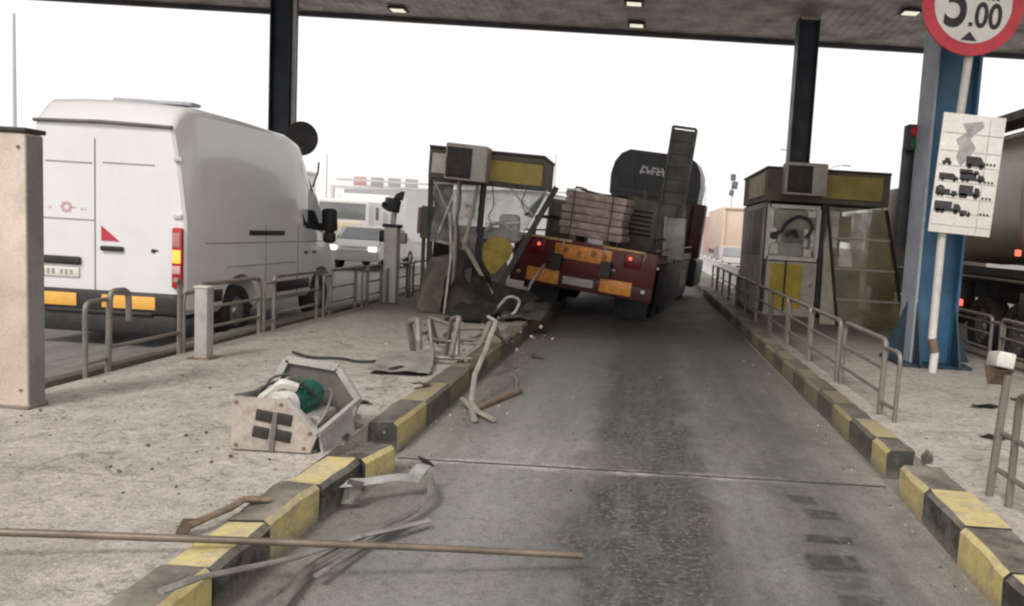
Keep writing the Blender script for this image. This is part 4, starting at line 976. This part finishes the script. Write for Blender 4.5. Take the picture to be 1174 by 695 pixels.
def loose_tube(name, label, cat, pts, r, m, fil=.05, flat=1.0, wob=.0, group=None):
    c = Vector(pts[0]); c.z = min(p[2] for p in pts)
    mb = MB(); mb.tube([Vector(p) - c for p in pts], r, 10, fil, 0, flat, wob)
    o = obj(name, mb, m, None, c); tag(o, label, cat, group); return o
loose_tube('bent_tube', 'thin pale tube leaning against the truck bumper', 'tube', [(-2.02, 13.0, .28), (-1.88, 13.4, .75), (-1.8, 14.6, 1.05)], .025, STEEL)
loose_tube('bent_tube', 'pale tube standing before the crushed booth, left of dark sheets', 'tube', [(-3.22, 12.8, .22), (-3.18, 12.95, 1.2), (-3.25, 13.05, 1.9)], .026, STEEL)
loose_tube('bent_tube', 'curled grey tube among the torn sheets by the kerb', 'tube', [(-2.35, 12.5, .3), (-2.1, 12.5, .62), (-1.9, 12.55, .55), (-2.0, 12.5, .3), (-2.25, 12.4, .24)], .03, STEEL, .1)

# ------------------------------------------------------------------ knocked-over barrier housing
bh = thing('barrier_housing', 'overturned pale barrier housing with green motor inside', 'barrier box', (-2.30, 4.86, 0.205))
HP = [(-.27, 0), (.24, 0), (.29, .13), (.08, .345), (-.27, .345)]
BRN = mat('housing_plate', (.41, .355, .31), .6, 0, .2, 5, .75, (.17, .11, .08))
mb = MB(); mb.prism([(x, 0, z) for x, z in HP], (0, .018, 0))
end = obj('end_plate', mb, BRN, bh)
mb = MB()
for (x, z) in ((-.08, .23), (.05, .215), (-.10, .12), (.045, .105)):
    mb.box((x + .02, -.004, z), (.105, .012, .075), Euler((0, .15, 0)), bevel=.03)
obj('vent', mb, BLACKPL, end)
mb = MB(); mb.box((.005, -.008, .13), (.03, .012, .26), Euler((0, .1, 0))); obj('mullion', mb, GRS, end)
HB = [(-.26, -.08), (.22, -.08), (.32, .21), (.17, .43), (-.20, .47), (-.30, .25)]
HPAL = mat('housing_pale_metal', (.44, .425, .40), .5, .2, .15, 4, .4)
mb = MB()
rim = [Vector((x, .62, z + .02)) for x, z in HB]
frame_bars(mb, [(rim[i], rim[(i+1) % 6]) for i in range(1, 6)], .022); obj('rim_frame', mb, HPAL, bh)
mb = MB(); mb.prism([(x * .97, .63, max(0, z + .02)) for x, z in HB], (0, .015, 0)); obj('end_plate', mb, GREYPNT, bh)
mb = MB(); mb.prism([(-.28, .02, 0), (.27, .02, 0), (.27, .61, 0), (-.28, .61, 0)], (0, 0, .015)); obj('shell', mb, GREYPNT, bh)
mb = MB(); mb.prism([(-.27, .02, .0), (-.27, .61, .0), (-.29, .61, .27), (-.27, .02, .345)], (.012, 0, 0)); obj('shell_side', mb, HPAL, bh)
for sg2 in (((.29, .0, .13), (.33, .62, .23)), ((-.27, .0, .345), (-.29, .62, .27)), ((.08, .01, .345), (.29, .0, .135))):
    mb = MB(); frame_bars(mb, [sg2], .016); obj('edge_bar', mb, HPAL, bh)
mb = MB(); mb.box((.29, .32, .07), (.015, .56, .16), Euler((0, -.2, 0))); obj('shell_side', mb, HPAL, bh)
GRN = mat('green_motor_paint', (.015, .11, .085), .35, .1, .3, 6, .3)
mb = MB(); mb.cyl((.0, .20, .27), (.04, .44, .29), .108, seg=28); mb.cyl((.04, .44, .29), (.045, .50, .29), .08, seg=24)
for k in range(9):
    a = 2 * math.pi * k / 9; mb.box((.02 + .112 * math.cos(a), .32, .28 + .112 * math.sin(a)), (.012, .22, .012), Euler((0, -a, 0)))
obj('motor', mb, GRN, bh)
mb = MB(); mb.cyl((-.03, .10, .265), (.0, .195, .27), .095, .106, 24); mb.cyl((-.045, .05, .262), (-.03, .10, .265), .06, .07, 20); obj('motor_cover', mb, WHITEDULL, bh)
mb = MB(); mb.crumple([(-.19, .16, .33), (-.03, .16, .40), (-.01, .42, .41), (-.16, .44, .36)], 8, 8, .05, .02, 4, 0, 6); mb.tube([(-.15, .15, .30), (-.02, .15, .42), (.06, .2, .38)], .035, 8, .04); obj('white_wadding', mb, WHITEDULL, bh)
for i, pts in enumerate(([(-.2, .2, .3), (-.1, .1, .42), (.05, .2, .44), (.16, .3, .3)], [(.1, .5, .3), (.22, .42, .34), (.26, .2, .22), (.2, .1, .1)], [(-.1, .45, .42), (-.22, .4, .40), (-.25, .3, .2)])):
    mb = MB(); mb.tube(pts, .009, 6, .08); obj('wire', mb, (BLACKPL, GRS, BLACKPL)[i], bh)
for (x, z) in ((-.24, .03), (-.24, .31), (.2, .03), (.05, .31), (.24, .13)):
    mb = MB(); mb.cyl((x, .0, z), (x, -.008, z), .012, seg=8); obj('bolt', mb, RUST, end)
mb = MB(); mb.box((.18, .3, .16), (.12, .3, .1), bevel=.02); obj('gear_block', mb, STEEL, bh)

# ------------------------------------------------------------------ debris
GD = 'bent tubes scattered by the left kerb'
t = thing('bent_railing', 'mangled grey tube railing heaped on the left kerb', 'railing', (-2.1, 8.6, .21))
def seg(name, pts, r=.028, m=GALV, fil=.04):
    mb = MB(); mb.tube(pts, r, 10, fil, 0, .85, .22); obj(name, mb, m, t)
seg('bent_hoop', [(-.48, .3, 0), (-.52, .2, .36), (-.40, .15, .42), (-.30, -.1, .02)], .042, GRS)
seg('bent_hoop', [(-.36, .9, .03), (-.30, .3, .42), (.10, .0, .36), (.15, -.2, .06), (.3, -.3, .03)])
seg('bent_hoop', [(-.05, .1, .03), (.05, -.1, .47), (.18, -.3, .52), (.12, -.35, .1)], .03)
seg('bent_hoop', [(.0, 1.2, .04), (.35, .6, .30), (.42, .2, .42), (.38, -.1, .2), (.2, -.3, .05)])
seg('bent_hoop', [(-.45, 1.6, .03), (-.2, 1.0, .2), (.3, .9, .26), (.45, 1.2, .04)])
seg('cross_rail', [(-.3, .25, .18), (.0, .0, .2), (.3, .1, .22)], .02)
seg('cross_rail', [(-.32, -.05, .05), (.0, -.35, .07), (.32, -.25, .06)], .03)
seg('cross_rail', [(-.30, .25, .40), (-.2, .1, .03)], .022)
t2 = thing('fallen_post', 'light grey bent post leaning off the left kerb onto the road', 'post', (-1.5, 7.3, .02))
PALEBR = mat('pale_brown_tube', (.34, .30, .26), .5, .2, .25, 5, .55, (.12, .09, .065))
def seg2(name, pts, r=.03, m=GALV, fil=.03):
    mb = MB(); mb.tube(pts, r, 8, fil, 0, .75, .06); obj(name, mb, m, t2)
seg2('shaft', [(-.10, .95, .74), (.0, .9, .70), (-.01, .45, .46), (-.04, .1, .26), (.0, -.2, .06)], .026, PALEBR)
seg2('foot', [(-.12, -.05, .05), (.02, -.30, .03), (.14, -.70, .02)], .028, PALEBR, .02)
seg2('foot', [(.0, -.2, .05), (.12, -.45, .03), (.30, -.66, .02)], .028, PALEBR, .02)
loose_tube('steel_bar', 'dark straight bar on the road beside the fallen post', 'bar', [(-1.45, 7.05, .03), (-1.17, 7.95, .03)], .03, RUST)
loose_tube('bent_rod', 'thin pale crooked rod on the road past the dark bar', 'rod', [(-1.42, 8.9, .02), (-1.3, 8.55, .02), (-1.22, 8.0, .02)], .012, STEEL)

t = thing('torn_panel', 'flat pale torn panel lying on the left island', 'panel', (-2.35, 7.95, .205))
mb = MB(); mb.crumple([(-.28, -.42, .04), (.32, -.36, .03), (.12, .5, .10), (-.32, .46, .10)], 12, 12, .05, .012, 21); obj('panel_sheet', mb, mat('pale_torn_sheet', (.50, .47, .43), .65, .1, .2, 4, .5), t)
mb = MB(); mb.crumple([(-.26, -.44, .0), (.30, -.38, .0), (.28, -.1, .03), (-.25, -.1, .03)], 8, 5, .03, .01, 22); obj('panel_lip', mb, DARKMET, t)

loose_tube('loose_cable', 'black cable snaking across the left island', 'cable', [(-3.75, 8.35, .225), (-3.45, 8.1, .22), (-3.15, 8.2, .222), (-2.9, 8.0, .222), (-2.6, 8.2, .23)], .014, BLACKPL, .15)
loose_tube('barrier_pole', 'long thin straight pole lying across the left kerb', 'pole', [(-3.7, 2.85, .41), (-2.62, 3.13, .335), (-1.6, 3.385, .25), (-.9, 3.58, .182), (-.2, 3.78, .10)], .017, mat('pole_grey', (.17, .135, .105), .5, .3, .3, 5, .4), .2)
t = thing('bent_profile', 'bent grey flat profile doubled back on the road below the pole', 'metal frame')
t.location = (-1.3, 4.0, .01)
mb = MB(); mb.tube([(-.46, -1.17, .262), (-.40, -1.03, .255), (-.32, -.72, .17), (-.24, -.47, .11), (-.07, -.12, .08), (.19, .24, .04)], .021, 8, .02, 0, .55, .25); obj('profile', mb, STEEL, t)
mb = MB(); mb.tube([(-.17, -.78, .04), (-.20, -.45, .05), (-.06, -.05, .07), (.08, .32, .06), (.12, .56, .09), (.03, .82, .12)], .024, 8, .06, 0, .5, .3); obj('profile', mb, GRS, t)
mb = MB(); mb.tube([(-.12, -.55, .06), (-.04, -.12, .04), (.10, .30, .045)], .017, 8, .02, 0, .6, .3); obj('profile', mb, STEEL, t)
mb = MB(); mb.crumple([(-.40, .44, .13), (-.02, .72, .11), (.0, .80, .13), (-.37, .52, .16)], 10, 4, .02, .02, 31, 0, 5); mb.crumple([(-.10, .66, .12), (.0, .70, .10), (.02, .86, .16), (-.06, .84, .17)], 5, 5, .03, .012, 33, 0, 6); obj('flattened_end', mb, mat('bright_bent_aluminium', (.68, .675, .66), .35, .4, .2, 5, .35), t)
mb = MB(); mb.crumple([(-.38, .44, .03), (-.28, .46, .03), (-.28, .52, .15), (-.37, .50, .17)], 6, 6, .05, .01, 34, 0, 6); obj('torn_bracket', mb, GRS, t)
t = thing('rusty_lever', 'rusty curved lever with a bent bracket end on the near left kerb', 'lever')
t.location = (-2.07, 3.50, .205)
mb = MB(); mb.tube([(0.03, .0, .05), (.06, .06, .06), (.09, .24, .05), (.10, .36, .055), (.2, .42, .035)], .021, 10, .02, 0, .8, .25); obj('arm', mb, RUST, t)
mb = MB(); mb.crumple([(-.02, -.04, .015), (.05, -.045, .015), (.055, .03, .07), (-.015, .03, .065)], 5, 5, .015, .018, 41, 0, 9); obj('bracket', mb, RUST, t)

SCR = [(-2.75, 6.6, .16, GRS, 'small grey metal scrap on the left island beyond the housing'), (-2.25, 6.3, .12, DKS, 'dark metal scrap beside the left kerb past the break'), (-3.1, 7.2, .10, RUST, 'rusty scrap on the middle of left island near the cable'),
       (-2.5, 9.8, .22, STEEL, 'bright twisted strip behind the mangled railing'), (-2.9, 10.5, .25, GRS, 'grey torn sheet scrap on the island left of the kerb lump'), (-2.2, 11.2, .24, DKS, 'dark torn scrap at the kerb before the crushed booth'),
       (-3.3, 11.6, .2, WHITEDULL, 'pale scrap at the left front of the crushed booth'), (-1.45, 5.4, .09, DKS, 'dark strip on the lane at the expansion joint by the left kerb'), (-2.0, 5.25, .10, GRS, 'grey scrap wedged in the left kerb gap'),
       (-1.95, 7.0, .14, RUST, 'rusty flake on the left kerb near the fallen post'), (-1.3, 10.2, .16, GRS, 'grey scrap on the lane by the far left kerb'), (3.1, 6.4, .14, DKS, 'dark flat scrap on the right island near the railing end'), (3.6, 7.7, .2, DKS, 'dark flat scrap before the blue column base'), (4.2, 8.2, .16, RUST, 'brown flat scrap right of the sign pole foot')]
for i, (x, y, q, m, lab) in enumerate(SCR):
    a = rnd.random() * 6.28; z0 = .206 if (x < -1.75 or x > 2.2) else .012
    if -2.0 < x < -1.75 and y > 5.6 : z0 = .232
    cs, sn_ = math.cos(a) * q, math.sin(a) * q
    mb = MB(); mb.crumple([(-cs, -sn_, 0), (sn_ * .6, -cs * .6, .0), (cs, sn_, .02 + q * .2 * rnd.random()), (-sn_ * .5, cs * .5, .02)], 6, 6, q * .14, .006, 50 + i, 0, 3 / q * .6)
    o = obj('metal_scrap', mb, m, None, (x, y, z0)); tag(o, lab, 'metal scrap', 'scraps of torn metal on the ground')
# concrete chunks in the kerb breaks, pebbles and grit
def chunk(mb, x, y, z, s):
    nb = bmesh.new(); bmesh.ops.create_icosphere(nb, subdivisions=1, radius=s)
    sd = rnd.random() * 99
    for v in nb.verts: v.co *= 0.75 + 0.55 * noise.noise(v.co / s * 1.3 + Vector((sd, 0, 0)))
    mb._merge(nb, Matrix.Translation((x, y, z)) @ Euler((rnd.random()*6, rnd.random()*6, rnd.random()*6)).to_matrix().to_4x4() @ Matrix.Diagonal((1, 1, .7, 1)), rnd.choice((0, 0, 1)))
mb = MB()
for k in range(1100):
    side = rnd.random()
    if side < .55: x, y, z = rnd.uniform(-4.6, -2.0), rnd.uniform(2.6, 12), .203
    elif side < .68: x, y, z = rnd.uniform(2.3, 5.1), rnd.uniform(3.5, 11), .203
    elif side < .82: x, y, z = -1.62 + abs(rnd.gauss(0, .16)), rnd.uniform(3.2, 12), .008
    elif side < .92: x, y, z = 1.82 - abs(rnd.gauss(0, .14)), rnd.uniform(3.0, 11), .008
    else: x, y, z = rnd.uniform(-1.6, 1.8), rnd.uniform(3, 12), .008
    chunk(mb, x, y, z, .004 + .016 * rnd.random() ** 4)
for k in range(70): chunk(mb, rnd.gauss(-2.5, .35), rnd.gauss(5.1, .6), .205, .008 + .02 * rnd.random() ** 2)
for k in range(80): chunk(mb, rnd.gauss(-2.3, .4), rnd.gauss(10.8, 1.1), .205, .012 + .035 * rnd.random() ** 2)
for k in range(40): chunk(mb, rnd.gauss(-1.45, .15), rnd.gauss(7, .8), .01, .008 + .02 * rnd.random() ** 2)
o = obj('rubble', mb, [mat('rubble_pale', (.34, .30, .26), .95, 0, .2, 9, .3), mat('rubble_dark', (.11, .095, .08), .95, 0, .2, 9, .3)]); tag(o, 'grit and small rubble strewn over the islands and lane', 'rubble', None, 'stuff')
for (x, y, s, lab) in ((-1.86, 5.36, .12, 'broken kerb lump in the gap of the left kerb'), (-2.02, 5.52, .085, 'smaller broken lump behind the left kerb gap'), (2.2, 5.5, .07, 'small broken lump in the gap of the right kerb'), (-1.95, 10.6, .14, 'concrete lump on the left kerb before the crushed booth')):
    mb = MB(); chunk(mb, 0, 0, s * .55, s); o = obj('concrete_lump', mb, [KC, mat('lump_dark', (.13, .115, .10), .95, 0, .3, 8, .4, (.08, .07, .06), .5, 30)], None, (x, y, (.0 if x > -2 and x < 2.14 and y < 6 else .2))); tag(o, lab, 'concrete lump')

# ------------------------------------------------------------------ tanker on the right
tk = thing('tanker_truck', 'brown tanker truck standing in the lane beyond the blue column', 'tanker', (7.15, 9.6, 0))
TANK = mat('tank_skin', (.50, .385, .31), .3, .1, .12, 1.2, .3, (.16, .12, .10))
mb = MB(); n = 44; rings = []
for (y, s) in ((-.25, .55), (-.1, .88), (0, 1.0), (2.4, 1.0), (2.42, 1.012), (2.5, 1.012), (2.52, 1.0), (5.6, 1.0), (5.62, 1.012), (5.7, 1.012), (5.72, 1), (8.0, 1.0), (8.15, .9), (8.3, .55)):
    rg = []
    for k in range(n):
        a = 2*math.pi*k/n; ca, sa = math.cos(a), math.sin(a)
        rg.append(mb.bm.verts.new((1.27 * s * math.copysign(abs(ca) ** .62, ca), y, 2.75 + 1.17 * s * math.copysign(abs(sa) ** .62, sa))))
    rings.append(rg)
for a, b in zip(rings, rings[1:]):
    for k in range(n): f = mb.bm.faces.new((a[k], a[(k+1) % n], b[(k+1) % n], b[k])); f.smooth = True
mb.bm.faces.new(rings[0]); mb.bm.faces.new(list(reversed(rings[-1])))
obj('tank', mb, TANK, tk)
mb = MB(); mb.box((-.95, 4.0, 3.98), (.5, 8.0, .08), bevel=.02); mb.box((-1.18, 4, 4.02), (.06, 8, .14)); mb.box((.0, 4.0, 3.98), (.6, 7.6, .1)); obj('walkway', mb, DARKMET, tk)
mb = MB(); mb.box((-1.0, 4.0, 1.46), (.5, 8.0, .12)); mb.box((0, 4, 1.15), (1.0, 8.2, .5)); mb.box((-1.15, 1.6, .95), (.28, 1.2, .5), bevel=.03); mb.box((-1.15, 5.2, .95), (.3, 1.6, .6), bevel=.03); obj('chassis', mb, DARKMET, tk)
mb = MB(); mb.cyl((-1.28, .2, 1.35), (-1.28, 7.8, 1.35), .025, seg=8); mb.cyl((-1.26, .2, .62), (-1.26, 5.2, .62), .025, seg=8); obj('side_guard', mb, GALV, tk)
for y in (1.0, 2.3, 3.6):
    for s in (-1, 1): wheel(tk, s * 1.06, y, .52, .34, out=s)
mb = MB(); mb.cyl((-1.2, 4.8, 1.05), (-1.2, 3.6 + 2.4, 1.05), .27, seg=24); obj('hose_tube', mb, GREYPNT, tk)
for (y, z) in ((4.3, .86), (4.5, .86)):
    mb = MB(); mb.box((-1.30, y, z), (.05, .18, .12), bevel=.02); obj('marker_lamp', mb, emit('lit_red_marker', (1.0, .16, .1), 1.6, (.6, .06, .05)), tk)
mb = MB(); mb.box((-1.30, 2.35, 1.80), (.05, .14, .10), bevel=.02); obj('marker_lamp', mb, emit('lit_red_marker', (1, .16, .1), 1.6), tk)
mb = MB(); mb.box((-.05, 9.6, 1.95), (2.4, 1.8, 2.5), bevel=.15); obj('cab', mb, mat('cab_cream', (.52, .44, .38), .4, 0, .1, 2, .3), tk)
mb = MB(); mb.prism([(-1.27, 9.5, 2.1), (-1.27, 10.3, 2.1), (-1.27, 10.2, 2.9), (-1.27, 9.5, 2.95)], (.02, 0, 0)); obj('side_window', mb, GLASSD, tk)
for s in (-1, 1): wheel(tk, s * 1.0, 9.7, .52, .3, out=s)

# ------------------------------------------------------------------ background, pale in the haze
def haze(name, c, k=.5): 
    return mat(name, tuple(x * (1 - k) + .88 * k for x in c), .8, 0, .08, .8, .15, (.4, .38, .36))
# truck facing the camera in the van's lane
lt = thing('oncoming_truck', 'pale truck with lit headlights beyond the white van', 'truck', (-11.6, 30, 0))
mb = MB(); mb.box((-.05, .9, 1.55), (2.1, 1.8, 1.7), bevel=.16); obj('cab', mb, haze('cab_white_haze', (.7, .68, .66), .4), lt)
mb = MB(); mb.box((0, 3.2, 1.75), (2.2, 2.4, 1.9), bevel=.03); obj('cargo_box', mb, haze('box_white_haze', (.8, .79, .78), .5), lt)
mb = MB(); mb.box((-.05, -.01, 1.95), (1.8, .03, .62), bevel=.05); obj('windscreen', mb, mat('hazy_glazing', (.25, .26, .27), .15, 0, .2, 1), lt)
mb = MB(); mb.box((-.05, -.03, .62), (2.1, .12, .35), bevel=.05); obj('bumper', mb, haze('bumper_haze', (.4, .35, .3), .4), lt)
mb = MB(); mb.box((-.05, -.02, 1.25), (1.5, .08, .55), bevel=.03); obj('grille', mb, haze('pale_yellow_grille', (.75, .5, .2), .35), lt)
for s in (-1, 1):
    mb = MB(); mb.cyl((s * .75 - .05, -.06, .95), (s * .75 - .05, -.02, .95), .13, seg=16); obj('headlight', mb, emit('lit_headlight', (1, .92, .75), 3.0), lt)
    wheel(lt, s * .85, 1.0, .42, .25, out=s); wheel(lt, s * .85, 3.6, .42, .25, out=s)
    mb = MB(); mb.box((s * 1.22, .25, 1.9), (.12, .08, .5), bevel=.03); obj('door_mirror', mb, mat('hazy_black', (.16, .16, .16), .6), lt)
# car near it
def far_car(label, x, y, col, rz=0.0, lights=False):
    t = thing('distant_car', label, 'car', (x, y, 0), (0, 0, rz), 'cars beyond the toll plaza')
    mb = MB()
    pr = [(-2.1, .32), (-2.15, .75), (-1.9, .92), (-1.45, .95), (-.95, 1.42), (.5, 1.45), (1.25, .98), (1.95, .82), (2.15, .6), (2.1, .32)]
    mb.prism([(-.84, a, b) for a, b in pr], (1.68, 0, 0)); bmesh.ops.bevel(mb.bm, geom=mb.bm.edges[:], offset=.07, segments=2, affect='EDGES'); obj('body', mb, col, t)
    mb = MB(); mb.prism([(-.7, -1.40, 1.0), (.7, -1.40, 1.0), (.62, -1.02, 1.36), (-.62, -1.02, 1.36)], (0, -.03, .02)); obj('rear_window', mb, mat('hazy_glazing', (.25, .26, .27), .15), t)
    for s in (-1, 1):
        mb = MB(); mb.prism([(s * .845, -1.1, 1.0), (s * .845, 1.0, 1.0), (s * .845, .45, 1.38), (s * .845, -.85, 1.38)], (s * .01, 0, 0)); obj('side_window', mb, mat('hazy_glazing', (.25, .26, .27), .15), t)
        for y2 in (-1.3, 1.3): wheel(t, s * .76, y2, .31, .2, out=s)
        mb = MB(); mb.box((s * .65, -2.14, .72), (.26, .06, .14), bevel=.02); obj('headlight' if lights else 'tail_light', mb, emit('lit_headlight', (1, .92, .75), 3.0) if lights else LAMPRED, t)
    return t
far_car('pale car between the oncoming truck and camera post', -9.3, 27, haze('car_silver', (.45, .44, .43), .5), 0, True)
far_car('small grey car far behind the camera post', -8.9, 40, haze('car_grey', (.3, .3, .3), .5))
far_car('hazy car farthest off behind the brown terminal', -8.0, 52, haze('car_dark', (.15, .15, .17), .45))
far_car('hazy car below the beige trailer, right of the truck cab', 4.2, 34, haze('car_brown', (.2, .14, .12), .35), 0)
# grey roof mass and lane signs far left
sh = thing('distant_shed', 'long hazy grey shed roof far behind the camera post', 'building', (-15, 62, 0))
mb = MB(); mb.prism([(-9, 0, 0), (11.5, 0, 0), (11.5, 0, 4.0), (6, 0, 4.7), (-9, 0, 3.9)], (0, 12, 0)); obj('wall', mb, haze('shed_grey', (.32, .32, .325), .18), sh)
mb = MB(); mb.box((1, -.1, 4.65), (21, .4, .14)); obj('roof_edge', mb, haze('shed_edge', (.25, .25, .25), .5), sh)
gt = thing('sign_gantry', 'far gantry with a row of small red and dark lane signs', 'gantry', (-24, 70, 0))
mb = MB(); mb.box((0, 0, 4.35), (8.6, .2, .25)); mb.box((-4.1, 0, 2.2), (.25, .25, 4.4)); mb.box((4.1, 0, 2.2), (.25, .25, 4.4)); obj('beam', mb, haze('gantry_grey', (.3, .3, .3), .5), gt)
for k, c in enumerate(((.45, .12, .13), (.16, .16, .17), (.2, .19, .19), (.16, .16, .17))):
    mb = MB(); mb.box((-1.6 + 1.55 * k, -.15, 4.95 + .02 * k), (1.15, .12, .8), bevel=.04); obj('lane_sign', mb, haze('lane_sign_%s' % ('red' if k == 0 else 'dark'), c, .25), gt)
# low hazy buildings on the left horizon
for (x, y, w, h, lab, c) in ((-66, 120, 26, 8.0, 'pale flat-roofed block on the left horizon', (.5, .48, .47)), (-44, 150, 16, 7.5, 'narrow pale low block on the left horizon', (.55, .54, .53)), (60, 150, 30, 10, 'pale low block on the right horizon', (.5, .47, .45))):
    t = thing('distant_building', lab, 'building', (x, y, 0))
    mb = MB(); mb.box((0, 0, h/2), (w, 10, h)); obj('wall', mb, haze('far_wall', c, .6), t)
    mb = MB(); mb.box((0, 0, h + .2), (w + .6, 10.6, .4)); obj('roof', mb, haze('far_roof', (.4, .4, .4), .5), t)
    nw = int(w // 3)
    for i in range(nw):
        for z in [1.8 + 3 * q for q in range(int(h // 3))]:
            mb = MB(); mb.box((-w/2 + 1.5 + 3 * i, -5.02, z), (1.4, .08, 1.3)); obj('window', mb, haze('far_window', (.3, .3, .32), .5), t)
# beige trailer down the lane to the right of the truck
bt = thing('box_trailer', 'beige box trailer beyond the truck, left of the right booth', 'trailer', (6.0, 45, 0))
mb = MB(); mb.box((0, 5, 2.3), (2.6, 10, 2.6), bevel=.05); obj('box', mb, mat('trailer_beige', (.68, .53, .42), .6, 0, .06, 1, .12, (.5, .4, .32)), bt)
mb = MB(); mb.box((0, 5, .85), (2.4, 9.8, .25)); mb.box((0, -.05, .7), (2.4, .1, .2)); obj('chassis', mb, RUST, bt)
mb = MB(); mb.box((-1.1, -.06, 2.3), (.05, .04, 2.4)); mb.box((0, -.06, 2.3), (.05, .04, 2.4)); mb.box((0, -.06, 3.5), (2.4, .04, .08)); obj('door_frame', mb, mat('trailer_trim', (.5, .38, .3), .6), bt)
for s in (-1, 1):
    for y in (1.2, 2.5): wheel(bt, s * 1.05, y, .48, .3, out=s)
mb = MB(); mb.box((-1.36, 9.5, 1.9), (.3, 2.0, 2.6)); obj('front_panel', mb, haze('trailer_front_red', (.4, .14, .12), .3), bt)
# pale concrete barrier and low wall
cb_ = thing('concrete_barrier', 'low pale concrete barrier beside the far end of the lane', 'barrier', (3.2, 24, 0))
mb = MB(); mb.prism([(-.30, 0, .0), (.30, 0, 0), (.28, 0, .12), (.12, 0, .35), (.09, 0, .85), (-.09, 0, .85), (-.12, 0, .35), (-.28, 0, .12)], (0, 16, 0)); obj('barrier_body', mb, mat('pale_barrier', (.58, .57, .55), .8, 0, .1, 1, .2), cb_)
mb = MB()
for k in range(7): mb.box((0, 1 + 2.3 * k, .87), (.08, .25, .05))
obj('cap_block', mb, KC, cb_)
# poles and lamps
def lamp_post(label, x, y, h, r=.07, arm=None, head=None, c=(.33, .33, .34)):
    t = thing('lamp_post', label, 'lamp post', (x, y, 0), (0, (rnd.random() - .5) * .01, 0))
    m = haze('hazy_pole', c, .3)
    mb = MB(); mb.cyl((0, 0, 0), (0, 0, h), r, r * .6, 10); obj('pole', mb, m, t)
    if arm:
        mb = MB(); mb.tube([(0, 0, h - .05), (arm * .5, 0, h + .35), (arm, 0, h + .45)], r * .6, 8, .2); obj('arm', mb, m, t)
        mb = MB(); mb.box((arm * 1.1, 0, h + .42), (.6, .25, .12), bevel=.04); obj('lamp_head', mb, haze('hazy_lamp', (.25, .25, .25), .3), t)
    if head == 'sign':
        for k, (dx, z, s) in enumerate(((.0, -.3, .5), (.15, -.9, .6), (-.05, -1.5, .45))):
            mb = MB(); mb.box((dx, -.1, h + z), (s * .8, .08, s), Euler((0, .1 * k, 0)), bevel=.03); obj('signal_head', mb, mat('hazy_black2', (.13, .13, .14), .6), t)
    return t
lamp_post('tall thin pole rising above the left edge post', -48.8, 60, 15.6, .16)
lamp_post('thin pole just left of the truck cargo', -6.9, 60, 7.4, .07)
lamp_post('pole standing behind the right booth air conditioner', 12.0, 60, 11.0, .22)
lamp_post('pole with clustered signal heads right of the truck cab', 6.85, 60, 6.8, .06, None, 'sign')
lamp_post('lamp post with a curved arm right of the dark column', 14.0, 60, 7.5, .08, 1.4)
lamp_post('thin hazy pole between the van and crushed booth', -24.6, 60, 6.4, .06)
lamp_post('short pole with arm above the booth roof end', 13.2, 70, 9.6, .07, -.8)
lamp_post('faint pole just right of the truck cab', 5.6, 70, 6.4, .06)

# a touch of the soft pixels of the photograph
scene.cycles.pixel_filter_type = 'BLACKMAN_HARRIS'
scene.cycles.filter_width = 2.2
